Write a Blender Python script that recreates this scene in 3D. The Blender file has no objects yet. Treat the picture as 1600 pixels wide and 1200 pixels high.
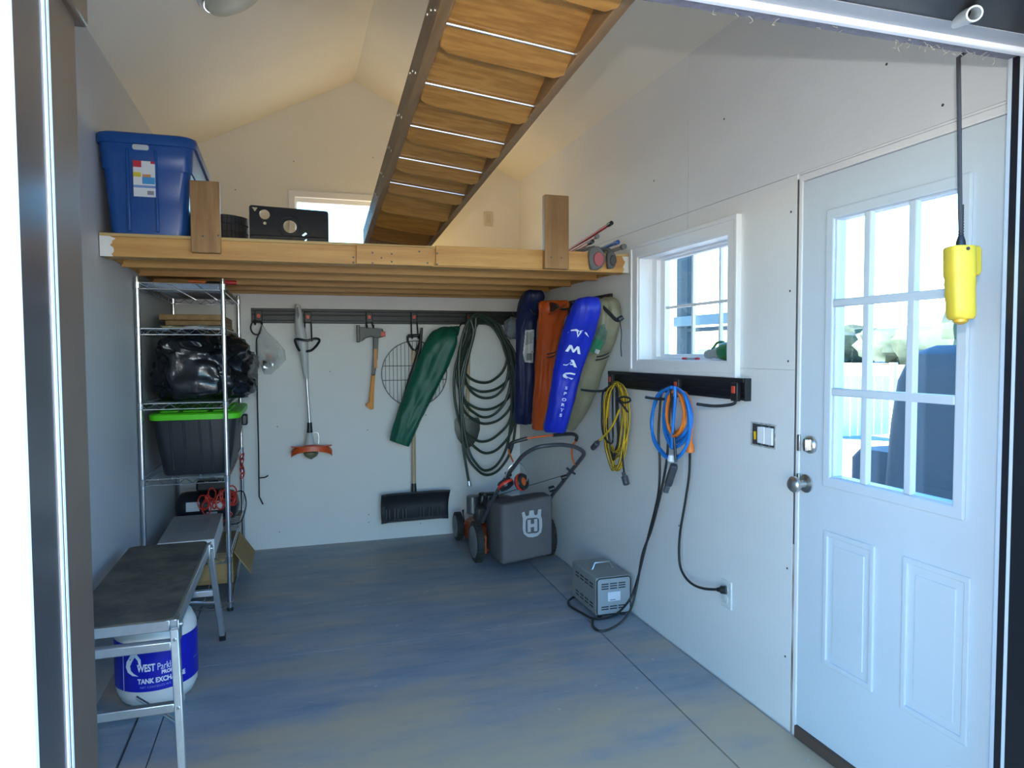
import bpy, math, random
from mathutils import Vector, Matrix, noise
from mathutils.geometry import tessellate_polygon

random.seed(7)
SC = bpy.context.scene
COL = SC.collection

# ------------------------------------------------------------------ camera
CAM_H, CAM_F, CAM_YAW, CAM_PITCH, CAM_ROLL = 1.44, 1094.264, .3063, -.046, -.0048
FW = Vector((math.sin(CAM_YAW) * math.cos(CAM_PITCH), math.cos(CAM_YAW) * math.cos(CAM_PITCH), math.sin(CAM_PITCH)))
_r = Vector((math.cos(CAM_YAW), -math.sin(CAM_YAW), 0))
_u = _r.cross(FW)
RT = _r * math.cos(CAM_ROLL) + _u * math.sin(CAM_ROLL)
UP = -_r * math.sin(CAM_ROLL) + _u * math.cos(CAM_ROLL)
CAM = Vector((0, 0, CAM_H))
cd = bpy.data.cameras.new('camera')
cd.sensor_width = 36
cd.lens = CAM_F / 1600 * 36
cd.clip_end = 2000
cam = bpy.data.objects.new('camera', cd)
cam.matrix_world = Matrix(((RT.x, UP.x, -FW.x, 0), (RT.y, UP.y, -FW.y, 0), (RT.z, UP.z, -FW.z, CAM_H), (0, 0, 0, 1)))
COL.objects.link(cam)
SC.camera = cam

# ------------------------------------------------------------------ world, sun, exposure
SC.view_settings.view_transform = 'Standard'
SC.view_settings.look = 'None'
SC.view_settings.gamma = 1
SC.view_settings.use_curve_mapping = False
SC.view_settings.exposure = 1.47
SUN_ELEV, SUN_AZ = math.radians(31), math.radians(-42)   # the sun stands behind the shed, a little to its left
w = bpy.data.worlds.new('world')
SC.world = w
w.use_nodes = True
nt = w.node_tree
sky = nt.nodes.new('ShaderNodeTexSky')
sky.sky_type = 'NISHITA'
sky.sun_disc = False
sky.sun_elevation = SUN_ELEV
sky.sun_rotation = -SUN_AZ
sky.air_density = 1.0
sky.dust_density = .1
sky.ozone_density = 3.0
hs_ = nt.nodes.new('ShaderNodeHueSaturation')
hs_.inputs['Saturation'].default_value = 1.42
nt.links.new(sky.outputs[0], hs_.inputs['Color'])
nt.links.new(hs_.outputs[0], nt.nodes['Background'].inputs[0])
nt.nodes['Background'].inputs[1].default_value = .41
sl = bpy.data.lights.new('sun', 'SUN')
sl.energy = 15.0
sl.color = (1, .86, .66)
sl.angle = .009
sun = bpy.data.objects.new('sun', sl)
_sd = Vector((math.sin(SUN_AZ) * math.cos(SUN_ELEV), math.cos(SUN_AZ) * math.cos(SUN_ELEV), math.sin(SUN_ELEV)))
sun.rotation_euler = _sd.to_track_quat('Z', 'Y').to_euler()
sun.location = (-6, 0, 8)
COL.objects.link(sun)
fl_ = bpy.data.lights.new('camera_flash', 'POINT')      # the photographer's flash, fired from just above the lens
fl_.energy = 22
fl_.shadow_soft_size = .012
flash = bpy.data.objects.new('camera_flash', fl_)
flash.location = (.0, -.03, CAM_H + .135)
COL.objects.link(flash)
try:
    SC.cycles.max_bounces = 12
    SC.cycles.diffuse_bounces = 8
    SC.cycles.transparent_max_bounces = 16
    SC.cycles.use_denoising = True
    SC.cycles.sample_clamp_indirect = 6
    SC.cycles.caustics_reflective = False
except Exception:
    pass

# ------------------------------------------------------------------ survey: a sighted pixel and the plane the thing stands in give its place
def _ray(px, py): return FW + RT * ((px - 800) / CAM_F) - UP * ((py - 600) / CAM_F)
def PX(px, py, x): d = _ray(px, py); return CAM + d * (x / d.x)
def PY(px, py, y): d = _ray(px, py); return CAM + d * (y / d.y)
def PZ(px, py, z): d = _ray(px, py); return CAM + d * ((z - CAM_H) / d.z)

# ------------------------------------------------------------------ materials
def _bsdf(name):
    m = bpy.data.materials.new(name)
    m.use_nodes = True
    return m, m.node_tree, m.node_tree.nodes['Principled BSDF']
def rgba(c): return (c[0], c[1], c[2], 1)
def M(name, col, rough=.5, metal=0., var=.0, vs=8., bump=0., bs=60., stretch=(1, 1, 1), col2=None, alpha=1., trans=0., emit=None, es=0., coat=0., lo=.35, hi=.65, spec=.5):
    m, nt, b = _bsdf(name)
    b.inputs['Base Color'].default_value = rgba(col)
    b.inputs['Roughness'].default_value = rough
    b.inputs['Metallic'].default_value = metal
    b.inputs['Alpha'].default_value = alpha
    b.inputs['Transmission Weight'].default_value = trans
    b.inputs['Coat Weight'].default_value = coat
    b.inputs['Specular IOR Level'].default_value = spec
    if emit:
        b.inputs['Emission Color'].default_value = rgba(emit)
        b.inputs['Emission Strength'].default_value = es
    if var or col2 or bump:
        tc = nt.nodes.new('ShaderNodeTexCoord')
        mp = nt.nodes.new('ShaderNodeMapping')
        mp.inputs['Scale'].default_value = stretch
        nt.links.new(tc.outputs['Object'], mp.inputs[0])
    if var or col2:
        n = nt.nodes.new('ShaderNodeTexNoise')
        n.inputs['Scale'].default_value = vs
        n.inputs['Detail'].default_value = 6
        n.inputs['Roughness'].default_value = .6
        r = nt.nodes.new('ShaderNodeValToRGB')
        r.color_ramp.elements[0].position = lo
        r.color_ramp.elements[1].position = hi
        c2 = col2 or tuple(c * (1 - var) for c in col)
        r.color_ramp.elements[0].color = rgba(c2)
        r.color_ramp.elements[1].color = rgba(col)
        nt.links.new(mp.outputs[0], n.inputs['Vector'])
        nt.links.new(n.outputs['Fac'], r.inputs[0])
        nt.links.new(r.outputs[0], b.inputs['Base Color'])
    if bump:
        n2 = nt.nodes.new('ShaderNodeTexNoise')
        n2.inputs['Scale'].default_value = bs
        n2.inputs['Detail'].default_value = 4
        bp = nt.nodes.new('ShaderNodeBump')
        bp.inputs['Strength'].default_value = bump
        bp.inputs['Distance'].default_value = .004
        nt.links.new(mp.outputs[0], n2.inputs['Vector'])
        nt.links.new(n2.outputs['Fac'], bp.inputs['Height'])
        nt.links.new(bp.outputs[0], b.inputs['Normal'])
    return m
def wood(name, c1, c2, stretch, rough=.45, scale=3., ring=6., knots=0., coat=.0):
    m, nt, b = _bsdf(name)
    b.inputs['Roughness'].default_value = rough
    b.inputs['Coat Weight'].default_value = coat
    N = nt.nodes.new
    tc = N('ShaderNodeTexCoord'); mp = N('ShaderNodeMapping'); mp.inputs['Scale'].default_value = stretch
    nt.links.new(tc.outputs['Object'], mp.inputs[0])
    n = N('ShaderNodeTexNoise'); n.inputs['Scale'].default_value = scale; n.inputs['Detail'].default_value = 3
    nt.links.new(mp.outputs[0], n.inputs['Vector'])
    mu = N('ShaderNodeMath'); mu.operation = 'MULTIPLY'; mu.inputs[1].default_value = ring
    nt.links.new(n.outputs['Fac'], mu.inputs[0])
    fr = N('ShaderNodeMath'); fr.operation = 'PINGPONG'; fr.inputs[1].default_value = 1
    nt.links.new(mu.outputs[0], fr.inputs[0])
    fine = N('ShaderNodeTexNoise'); fine.inputs['Scale'].default_value = scale * 14; fine.inputs['Detail'].default_value = 2
    nt.links.new(mp.outputs[0], fine.inputs['Vector'])
    ad = N('ShaderNodeMath'); ad.operation = 'MULTIPLY_ADD'; ad.inputs[1].default_value = .55
    nt.links.new(fr.outputs[0], ad.inputs[0])
    fm = N('ShaderNodeMath'); fm.operation = 'MULTIPLY'; fm.inputs[1].default_value = .45
    nt.links.new(fine.outputs['Fac'], fm.inputs[0]); nt.links.new(fm.outputs[0], ad.inputs[2])
    r = N('ShaderNodeValToRGB')
    r.color_ramp.elements[0].position = .15; r.color_ramp.elements[0].color = rgba(c2)
    r.color_ramp.elements[1].position = .75; r.color_ramp.elements[1].color = rgba(c1)
    nt.links.new(ad.outputs[0], r.inputs[0])
    out = r.outputs[0]
    if knots:
        v = N('ShaderNodeTexVoronoi'); v.inputs['Scale'].default_value = knots
        mp2 = N('ShaderNodeMapping'); mp2.inputs['Scale'].default_value = tuple(.35 + .65 * (s > .9) for s in stretch)
        nt.links.new(tc.outputs['Object'], mp2.inputs[0]); nt.links.new(mp2.outputs[0], v.inputs['Vector'])
        kr = N('ShaderNodeValToRGB')
        kr.color_ramp.elements[0].position = .03; kr.color_ramp.elements[0].color = (.30, .17, .08, 1)
        kr.color_ramp.elements[1].position = .085; kr.color_ramp.elements[1].color = (1, 1, 1, 1)
        nt.links.new(v.outputs['Distance'], kr.inputs[0])
        mx = N('ShaderNodeMix'); mx.data_type = 'RGBA'; mx.blend_type = 'MULTIPLY'; mx.inputs[0].default_value = .8
        nt.links.new(out, mx.inputs[6]); nt.links.new(kr.outputs[0], mx.inputs[7])
        out = mx.outputs[2]
    nt.links.new(out, b.inputs['Base Color'])
    return m

MT = {}
MT['wall'] = M('wall_white', (.80, .80, .79), .55, var=.05, vs=2.5, bump=.25, bs=55, stretch=(1, .35, 1))
MT['wall_upper'] = M('wall_white_matt', (.80, .79, .76), .6, var=.04, vs=2, bump=.15, bs=40)
MT['seam'] = M('seam_shadow_grey', (.35, .33, .31), .8)
MT['trim'] = M('trim_white', (.84, .84, .84), .35, var=.03, vs=4)
MT['vinyl'] = M('vinyl_white', (.86, .86, .86), .3)
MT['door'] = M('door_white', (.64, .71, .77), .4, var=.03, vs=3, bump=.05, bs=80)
MT['steel'] = M('brushed_steel', (.62, .60, .57), .28, 1, var=.1, vs=30)
MT['chrome'] = M('chrome_wire', (.72, .73, .76), .18, 1)
MT['alu'] = M('aluminium', (.75, .76, .78), .35, .9, var=.1, vs=20)
MT['zinc'] = M('zinc', (.62, .66, .68), .3, 1)
MT['black'] = M('black_plastic', (.018, .018, .02), .38)
MT['black_matt'] = M('black_matt', (.02, .02, .022), .75)
MT['rubber'] = M('rubber', (.025, .025, .026), .7, var=.3, vs=40)
MT['brown_metal'] = M('brown_metal', (.105, .072, .052), .38, .15, var=.15, vs=6)
MT['dark_metal'] = M('dark_metal', (.035, .036, .042), .3, .2, var=.2, vs=6)
MT['tan_edge'] = M('osb_edge', (.42, .27, .12), .8, var=.5, vs=60)
MT['strip'] = M('weather_strip', (.82, .84, .86), .35)
MT['lip'] = M('header_lip', (.20, .19, .23), .5, var=.3, vs=60)
MT['pine'] = wood('pine', (.60, .335, .10), (.47, .225, .06), (.5, 9, 9), .5, 2.2, 5, knots=4.)
MT['pine_v'] = wood('pine_upright', (.38, .21, .075), (.25, .125, .04), (7, 7, .5), .5, 2.5, 5, knots=5.)
MT['ply'] = wood('plywood_underside', (.42, .33, .20), (.33, .25, .14), (.6, 6, 6), .7, 2, 4)
MT['oak'] = wood('oak', (.40, .19, .04), (.27, .115, .02), (1.2, 22, 22), .35, 1.6, 7, coat=.2)
MT['oak_side'] = wood('oak_stringer', (.26, .145, .058), (.19, .10, .04), (22, 1.0, 22), .5, 1.6, 5)
MT['ash'] = wood('ash_handle', (.62, .47, .30), (.50, .36, .21), (14, 14, .6), .5, 2, 4)
MT['board'] = wood('stacked_board', (.42, .26, .11), (.30, .17, .06), (10, .6, 10), .6, 2, 4)
MT['glass'] = None
def glass():
    m, nt, b = _bsdf('window_glass')
    N = nt.nodes.new
    out = nt.nodes['Material Output']
    t = N('ShaderNodeBsdfTransparent'); t.inputs[0].default_value = (.93, .96, .96, 1)
    g = N('ShaderNodeBsdfGlossy'); g.inputs['Roughness'].default_value = .02
    lw = N('ShaderNodeLayerWeight')
    pw = N('ShaderNodeMath'); pw.operation = 'POWER'; pw.inputs[1].default_value = 5
    f = N('ShaderNodeMath'); f.operation = 'MULTIPLY_ADD'; f.inputs[1].default_value = .8; f.inputs[2].default_value = .035
    nt.links.new(lw.outputs['Facing'], pw.inputs[0]); nt.links.new(pw.outputs[0], f.inputs[0])
    mx = N('ShaderNodeMixShader')
    nt.links.new(f.outputs[0], mx.inputs[0]); nt.links.new(t.outputs[0], mx.inputs[1]); nt.links.new(g.outputs[0], mx.inputs[2])
    nt.links.new(mx.outputs[0], out.inputs[0])
    return m
MT['glass'] = glass()

# ------------------------------------------------------------------ mesh building
WL = {}
class MB:
    def __init__(s): s.v = []; s.f = []
    def add(s, vs, fs):
        o = len(s.v); s.v += [Vector(p) for p in vs]; s.f += [tuple(i + o for i in f) for f in fs]; return s
    def box(s, x0, x1, y0, y1, z0, z1):
        return s.add([(x0, y0, z0), (x1, y0, z0), (x1, y1, z0), (x0, y1, z0), (x0, y0, z1), (x1, y0, z1), (x1, y1, z1), (x0, y1, z1)],
                     [(0, 3, 2, 1), (4, 5, 6, 7), (0, 1, 5, 4), (1, 2, 6, 5), (2, 3, 7, 6), (3, 0, 4, 7)])
    def obox(s, c, size, ax):           # box with its own axes ax = (u, v, w)
        c = Vector(c); h = [k / 2 for k in size]; P = []
        for sz in (-1, 1):
            for sx, sy in ((-1, -1), (1, -1), (1, 1), (-1, 1)):
                P.append(c + ax[0] * (sx * h[0]) + ax[1] * (sy * h[1]) + ax[2] * (sz * h[2]))
        return s.add(P, [(0, 3, 2, 1), (4, 5, 6, 7), (0, 1, 5, 4), (1, 2, 6, 5), (2, 3, 7, 6), (3, 0, 4, 7)])
    def bar(s, p0, p1, wd, ht, up=(0, 0, 1)):
        p0 = Vector(p0); p1 = Vector(p1); d = (p1 - p0); L = d.length; d.normalize()
        u = d.cross(Vector(up))
        if u.length < 1e-4: u = d.cross(Vector((1, 0, 0)))
        u.normalize(); v = u.cross(d)
        return s.obox((p0 + p1) / 2, (wd, L, ht), (u, d, v))
    def cyl(s, p0, p1, r0, r1=None, n=16, cap=True):
        return s.tube([p0, p1], [r0, r0 if r1 is None else r1], n, cap=cap)
    def tube(s, path, r, n=8, closed=False, cap=True, squash=None):
        P = [Vector(p) for p in path]; k = len(P)
        R = r if isinstance(r, (list, tuple)) else [r] * k
        T = []
        for i in range(k):
            a = P[(i - 1) % k] if (closed or i) else P[0]
            b = P[(i + 1) % k] if (closed or i < k - 1) else P[-1]
            t = b - a
            T.append(t.normalized() if t.length > 1e-9 else Vector((0, 0, 1)))
        ref = Vector((0, 0, 1)) if abs(T[0].z) < .9 else Vector((1, 0, 0))
        U = (ref - T[0] * ref.dot(T[0])).normalized()
        vs = []; fs = []
        for i in range(k):
            U = (U - T[i] * U.dot(T[i]))
            U = U.normalized() if U.length > 1e-6 else T[i].orthogonal().normalized()
            V = T[i].cross(U)
            for j in range(n):
                a = 2 * math.pi * j / n
                vs.append(P[i] + (U * math.cos(a) + V * math.sin(a)) * R[i])
        for i in range(k if closed else k - 1):
            for j in range(n):
                a = i * n + j; b = i * n + (j + 1) % n; c = ((i + 1) % k) * n + (j + 1) % n; d = ((i + 1) % k) * n + j
                fs.append((a, b, c, d))
        if cap and not closed:
            fs.append(tuple(range(n))[::-1]); fs.append(tuple(range((k - 1) * n, k * n)))
        return s.add(vs, fs)
    def lathe(s, prof, o, ax=(0, 0, 1), n=24, cap=True):
        o = Vector(o); ax = Vector(ax).normalized(); u = ax.orthogonal().normalized(); v = ax.cross(u)
        vs = []; fs = []
        for r, z in prof:
            for j in range(n):
                a = 2 * math.pi * j / n
                vs.append(o + ax * z + (u * math.cos(a) + v * math.sin(a)) * max(r, 1e-5))
        for i in range(len(prof) - 1):
            for j in range(n):
                fs.append((i * n + j, i * n + (j + 1) % n, (i + 1) * n + (j + 1) % n, (i + 1) * n + j))
        if cap:
            fs.append(tuple(range(n))[::-1]); fs.append(tuple(range((len(prof) - 1) * n, len(prof) * n)))
        return s.add(vs, fs)
    def loft(s, rings, cap=True):        # rings of equal length
        n = len(rings[0]); vs = [p for r in rings for p in r]; fs = []
        for i in range(len(rings) - 1):
            for j in range(n):
                fs.append((i * n + j, i * n + (j + 1) % n, (i + 1) * n + (j + 1) % n, (i + 1) * n + j))
        if cap:
            fs.append(tuple(range(n))[::-1]); fs.append(tuple(range((len(rings) - 1) * n, len(rings) * n)))
        return s.add(vs, fs)
    def plate(s, outer, holes, fn, t0, t1):   # flat outline with holes, fn(u, v, t) -> point
        loops = [outer] + list(holes)
        flat = [p for l in loops for p in l]
        tris = tessellate_polygon([[Vector((a, b, 0)) for a, b in l] for l in loops])
        n = len(flat)
        vs = [fn(a, b, t0) for a, b in flat] + [fn(a, b, t1) for a, b in flat]
        fs = [tuple(t) for t in tris] + [tuple(i + n for i in t[::-1]) for t in tris]
        o = 0
        for l in loops:
            k = len(l)
            for j in range(k):
                a = o + j; b = o + (j + 1) % k
                fs.append((a, b, b + n, a + n))
            o += k
        return s.add(vs, fs)
    def build(s, name, mat, parent=None, bevel=0., smooth=True, seg=2, sub=0, origin=None, angle=.7, recalc=True):
        vs = s.v
        if parent is not None: off = WL[parent.name]
        elif origin is not None: off = Vector(origin)
        else:
            lo = [min(p[i] for p in vs) for i in range(3)]; hi = [max(p[i] for p in vs) for i in range(3)]
            off = Vector(((lo[0] + hi[0]) / 2, (lo[1] + hi[1]) / 2, lo[2]))
        me = bpy.data.meshes.new(name)
        me.from_pydata([tuple(p - off) for p in vs], [], s.f)
        if recalc:
            import bmesh
            bm = bmesh.new(); bm.from_mesh(me)
            bmesh.ops.recalc_face_normals(bm, faces=bm.faces[:])
            bm.to_mesh(me); bm.free()
        me.materials.append(MT[mat] if isinstance(mat, str) else mat)
        if smooth:
            me.polygons.foreach_set('use_smooth', [True] * len(me.polygons))
            me.set_sharp_from_angle(angle=angle)
        o = bpy.data.objects.new(name, me)
        COL.objects.link(o)
        if parent is not None: o.parent = parent
        else: o.location = off
        WL[o.name] = off
        if bevel:
            b = o.modifiers.new('bevel', 'BEVEL'); b.width = bevel; b.segments = seg; b.limit_method = 'ANGLE'; b.angle_limit = .6
        if sub:
            d = o.modifiers.new('subdivision', 'SUBSURF'); d.levels = sub; d.render_levels = sub
        return o
def tag(o, label=None, cat=None, group=None, kind=None):
    if label: o['label'] = label
    if cat: o['category'] = cat
    if group: o['group'] = group
    if kind: o['kind'] = kind
    return o
def thing(name, loc, label, cat, group=None, kind=None):
    o = bpy.data.objects.new(name, None)
    o.empty_display_size = .05
    COL.objects.link(o)
    o.location = loc
    WL[o.name] = Vector(loc)
    return tag(o, label, cat, group, kind)
def struct(o): o['kind'] = 'structure'; return o
def cr(P, n=8, closed=False):            # Catmull-Rom curve through the points
    P = [Vector(p) for p in P]; k = len(P); out = []
    for i in range(k if closed else k - 1):
        p0 = P[(i - 1) % k] if (closed or i > 0) else P[0]
        p1, p2 = P[i], P[(i + 1) % k]
        p3 = P[(i + 2) % k] if (closed or i < k - 2) else P[-1]
        for j in range(n):
            t = j / n
            out.append(.5 * ((2 * p1) + (p2 - p0) * t + (2 * p0 - 5 * p1 + 4 * p2 - p3) * t * t + (3 * p1 - p0 - 3 * p2 + p3) * t ** 3))
    if not closed: out.append(P[-1])
    return out
def rrect(x0, x1, y0, y1, r, n=4):
    out = []
    for cx, cy, a0 in ((x1 - r, y1 - r, 0), (x0 + r, y1 - r, 90), (x0 + r, y0 + r, 180), (x1 - r, y0 + r, 270)):
        for j in range(n + 1):
            a = math.radians(a0 + 90 * j / n); out.append((cx + r * math.cos(a), cy + r * math.sin(a)))
    return out
def circle(cx, cy, rx, ry=None, n=20):
    ry = ry or rx
    return [(cx + rx * math.cos(2 * math.pi * j / n), cy + ry * math.sin(2 * math.pi * j / n)) for j in range(n)]
def fx(u, v, t): return (t, u, v)
def fy(u, v, t): return (u, t, v)
def fz(u, v, t): return (u, v, t)
def text_mesh(body, size, mapper, name, mat, parent, bold=0., ext=.0006, align='CENTER', squeeze=1., spacing=1.):
    """lettering turned into a thin mesh; mapper(u, v, t) carries the flat letters onto the surface"""
    cu = bpy.data.curves.new(name, 'FONT')
    cu.body = body; cu.size = size; cu.align_x = align; cu.offset = bold; cu.resolution_u = 3; cu.space_character = spacing
    tmp = bpy.data.objects.new(name + '_curve', cu)
    COL.objects.link(tmp)
    dg = bpy.context.evaluated_depsgraph_get()
    me = bpy.data.meshes.new_from_object(tmp.evaluated_get(dg))
    vs = [(p.co.x * squeeze, p.co.y) for p in me.vertices]; fs = [tuple(p.vertices) for p in me.polygons]
    bpy.data.objects.remove(tmp); bpy.data.curves.remove(cu); bpy.data.meshes.remove(me)
    mb = MB(); mb.add([mapper(a, b, ext) for a, b in vs], fs)
    return mb.build(name, mat, parent, smooth=False)

def stamp(mb, name, mat, parent, places):
    """one small mesh modelled about the origin, set down at several places as children that share it"""
    o = mb.build(name, mat, None, origin=(0, 0, 0)); o.parent = parent
    for i, p in enumerate(places):
        c = o if i == 0 else o.copy()
        if i: COL.objects.link(c)
        c.location = Vector(p) - WL[parent.name]

# ================================================================== THE SETTING
XL, XR, YB, YF = -.785, 1.77, 5.395, 1.20
ZE, ZA, XA = 2.80, 3.455, .4925
MS = (ZA - ZE) / (XR - XA)
# ---- floor: painted plywood sheets on a dark sub-floor, joints left open a few millimetres
def floor_mat():
    m, nt, b = _bsdf('floor_blue_grey_paint')
    N = nt.nodes.new; L = nt.links.new
    tc = N('ShaderNodeTexCoord')
    mp = N('ShaderNodeMapping'); mp.inputs['Scale'].default_value = (.8, 3.4, 1); mp.inputs['Rotation'].default_value = (0, 0, .03)
    L(tc.outputs['Object'], mp.inputs[0])
    n1 = N('ShaderNodeTexNoise'); n1.inputs['Scale'].default_value = 2.4; n1.inputs['Detail'].default_value = 9; n1.inputs['Roughness'].default_value = .68
    L(mp.outputs[0], n1.inputs['Vector'])
    r1 = N('ShaderNodeValToRGB')
    e = r1.color_ramp.elements
    e[0].position = .30; e[0].color = (.215, .275, .350, 1)
    e[1].position = .72; e[1].color = (.430, .435, .440, 1)
    x = e.new(.5); x.color = (.310, .355, .405, 1)
    L(n1.outputs['Fac'], r1.inputs[0])
    # brown wear, heavier towards the doorway
    n2 = N('ShaderNodeTexNoise'); n2.inputs['Scale'].default_value = 1.3; n2.inputs['Detail'].default_value = 8; n2.inputs['Roughness'].default_value = .65
    mp2 = N('ShaderNodeMapping'); mp2.inputs['Scale'].default_value = (.8, 2.2, 1)
    L(tc.outputs['Object'], mp2.inputs[0]); L(mp2.outputs[0], n2.inputs['Vector'])
    sx = N('ShaderNodeSeparateXYZ'); L(tc.outputs['Object'], sx.inputs[0])
    mr = N('ShaderNodeMapRange'); mr.inputs[1].default_value = 2.0; mr.inputs[2].default_value = 3.1; mr.inputs[3].default_value = .36; mr.inputs[4].default_value = .0
    L(sx.outputs['Y'], mr.inputs[0])
    ad = N('ShaderNodeMath'); ad.operation = 'ADD'; L(n2.outputs['Fac'], ad.inputs[0]); L(mr.outputs[0], ad.inputs[1])
    r2 = N('ShaderNodeValToRGB'); r2.color_ramp.elements[0].position = .48; r2.color_ramp.elements[1].position = .76
    r2.color_ramp.elements[1].color = (.88, .88, .88, 1)
    L(ad.outputs[0], r2.inputs[0])
    mx = N('ShaderNodeMix'); mx.data_type = 'RGBA'; mx.inputs[7].default_value = (.64, .485, .30, 1)
    L(r2.outputs[0], mx.inputs[0]); L(r1.outputs[0], mx.inputs[6])
    # little white paint drips
    v = N('ShaderNodeTexVoronoi'); v.inputs['Scale'].default_value = 6.5
    L(tc.outputs['Object'], v.inputs['Vector'])
    r3 = N('ShaderNodeValToRGB'); r3.color_ramp.elements[0].position = .035; r3.color_ramp.elements[0].color = (.7, .7, .7, 1); r3.color_ramp.elements[1].position = .055; r3.color_ramp.elements[1].color = (0, 0, 0, 1)
    L(v.outputs['Distance'], r3.inputs[0])
    mx2 = N('ShaderNodeMix'); mx2.data_type = 'RGBA'; mx2.inputs[7].default_value = (.62, .64, .66, 1)
    L(r3.outputs[0], mx2.inputs[0]); L(mx.outputs[2], mx2.inputs[6])
    L(mx2.outputs[2], b.inputs['Base Color'])
    b.inputs['Roughness'].default_value = .5
    bp = N('ShaderNodeBump'); bp.inputs['Strength'].default_value = .15; bp.inputs['Distance'].default_value = .004
    L(n1.outputs['Fac'], bp.inputs['Height']); L(bp.outputs[0], b.inputs['Normal'])
    return m
MT['floor'] = floor_mat()
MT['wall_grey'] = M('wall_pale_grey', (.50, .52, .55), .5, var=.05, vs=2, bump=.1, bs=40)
MT['sub'] = M('subfloor_brown', (.10, .075, .055), .9)
fl = struct(MB().box(-.9, 1.9, .94, 5.5, -.14, -.018).build('floor', 'sub', origin=(0, 0, 0)))
def sheet(P):
    mb = MB(); mb.plate(P, [], fz, -.018, 0); return mb.build('panel', 'floor', fl, smooth=False)
g = .0035
def xs(y): return 1.453 + (y - 2.02) * .033
sheet([(-.503, .94), (xs(.94) - g, .94), (xs(3.44) - g, 3.44 - g * .7), (-.503, 3.44 - g * .7)])
sheet([(-.503, 3.44 + g * .7), (xs(3.44) - g, 3.44 + g * .7), (xs(5.395) - g, 5.395), (-.503, 5.395)])
sheet([(xs(.94) + g, .94), (1.765, .94), (1.765, 5.395), (xs(5.395) + g, 5.395)])
sheet([(-.597, .94), (-.508, .94), (-.508, 5.395), (-.597, 5.395)])
sheet([(-.785, .94), (-.607, .94), (-.607, 5.395), (-.785, 5.395)])

# ---- right wall with the door and the small window cut out
DY0, DY1, DZ1 = 1.285, 2.139, 2.075
WY0, WY1, WZ0, WZ1 = 2.52, 3.34, 1.39, 1.93
mb = MB()
x0, x1 = 1.777, 1.90
mb.box(x0, x1, .94, DY0, -.1, 2.8); mb.box(x0, x1, DY0, DY1, DZ1, 2.8); mb.box(x0, x1, DY0, DY1, -.1, 0)
mb.box(x0, x1, DY1, WY0, -.1, 2.8); mb.box(x0, x1, WY0, WY1, -.1, WZ0); mb.box(x0, x1, WY0, WY1, WZ1, 2.8); mb.box(x0, x1, WY1, 5.5, -.1, 2.8)
wr = struct(mb.build('wall_right', 'wall', origin=(0, 0, 0), smooth=False))
def wpanel(P):
    mb = MB(); mb.plate(P, [], fx, 1.770, 1.7772); return mb.build('panel', 'wall', wr, smooth=False)
q = .0011
wpanel([(DY1 + .006, .006), (2.90 - q, .006), (2.90 - q, 1.368 - q), (DY1 + .006, 1.368 - q)])
wpanel([(2.90 + q, .006), (YB, .006), (YB, 1.368 - q), (2.90 + q, 1.368 - q)])
wpanel([(DY1 + .006, 1.368 + q), (2.88 - q, 1.368 + q), (2.88 - q, WZ0), (WY0, WZ0), (WY0, WZ1), (2.88 - q, WZ1), (2.88 - q, 2.08 - q), (DY1 + .006, 2.08 - q)])
wpanel([(2.88 + q, 1.368 + q), (YB, 1.368 + q), (YB, 2.08 - q), (2.88 + q, 2.08 - q), (2.88 + q, WZ1), (WY1, WZ1), (WY1, WZ0), (2.88 + q, WZ0)])
wpanel([(YF, 2.08 + q), (2.88 - q, 2.08 + q), (2.88 - q, 2.8), (YF, 2.8)])
wpanel([(2.88 + q, 2.08 + q), (YB, 2.08 + q), (YB, 2.8), (2.88 + q, 2.8)])
MT['screw'] = M('screw_head', (.10, .10, .11), .5, .6)
sc = MB(); sc.cyl((1.7692, 0, 0), (1.7712, 0, 0), .0045, n=8)
s0 = sc.build('screw', 'screw', wr)
for i, (yy, zz) in enumerate([(2.175, 1.95), (2.175, 1.66), (2.18, 1.40), (2.17, .62), (2.175, .28), (1.75, 2.32), (1.55, 2.13), (3.2, 2.3), (2.6, 2.42), (3.6, 1.29), (2.94, .60), (2.94, 1.20), (3.65, 2.06)]):
    s = s0 if i == 0 else s0.copy()
    if i: COL.objects.link(s)
    s.location = (0, yy, zz)

# ---- left, back, front walls, ceiling
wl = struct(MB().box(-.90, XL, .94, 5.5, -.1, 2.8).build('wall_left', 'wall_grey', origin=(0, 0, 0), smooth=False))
BX0, BX1, BZ0, BZ1 = .055, .96, 2.01, 2.575
mb = MB(); mb.plate([(-.785, -.1), (1.777, -.1), (1.777, 2.8), (XA, ZA), (-.785, 2.8)], [[(BX0, BZ0), (BX1, BZ0), (BX1, BZ1), (BX0, BZ1)]], fy, YB, 5.50)
wb = struct(mb.build('wall_back', 'wall_upper', origin=(0, 0, 0), smooth=False))
mb = MB(); mb.plate([(-.785, 1.968), (1.777, 1.968), (1.777, 2.8), (XA, ZA), (-.785, 2.8)], [[(BX0, BZ0), (BX1, BZ0), (BX1, BZ1), (BX0, BZ1)]], fy, YB - .0008, YB + .0005)
mb.build('gable_sheet', M('gable_cream', (.80, .77, .69), .6, var=.04, vs=2, bump=.12, bs=40), wb, smooth=False)
s0 = MB().cyl((0, YB - .0018, 0), (0, YB + .001, 0), .004, n=8).build('screw', 'screw', wb)
for i, (xx, zz) in enumerate([(-.1, .12), (.55, .20), (.95, .1), (-.1, .9), (.55, .85), (.28, 1.3), (1.0, .95), (.55, .14), (.62, 2.9), (.05, 2.83), (-.35, 2.6), (.9, 2.5)]):
    s = s0 if i == 0 else s0.copy()
    if i: COL.objects.link(s)
    s.location = (xx, 0, zz)
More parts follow.
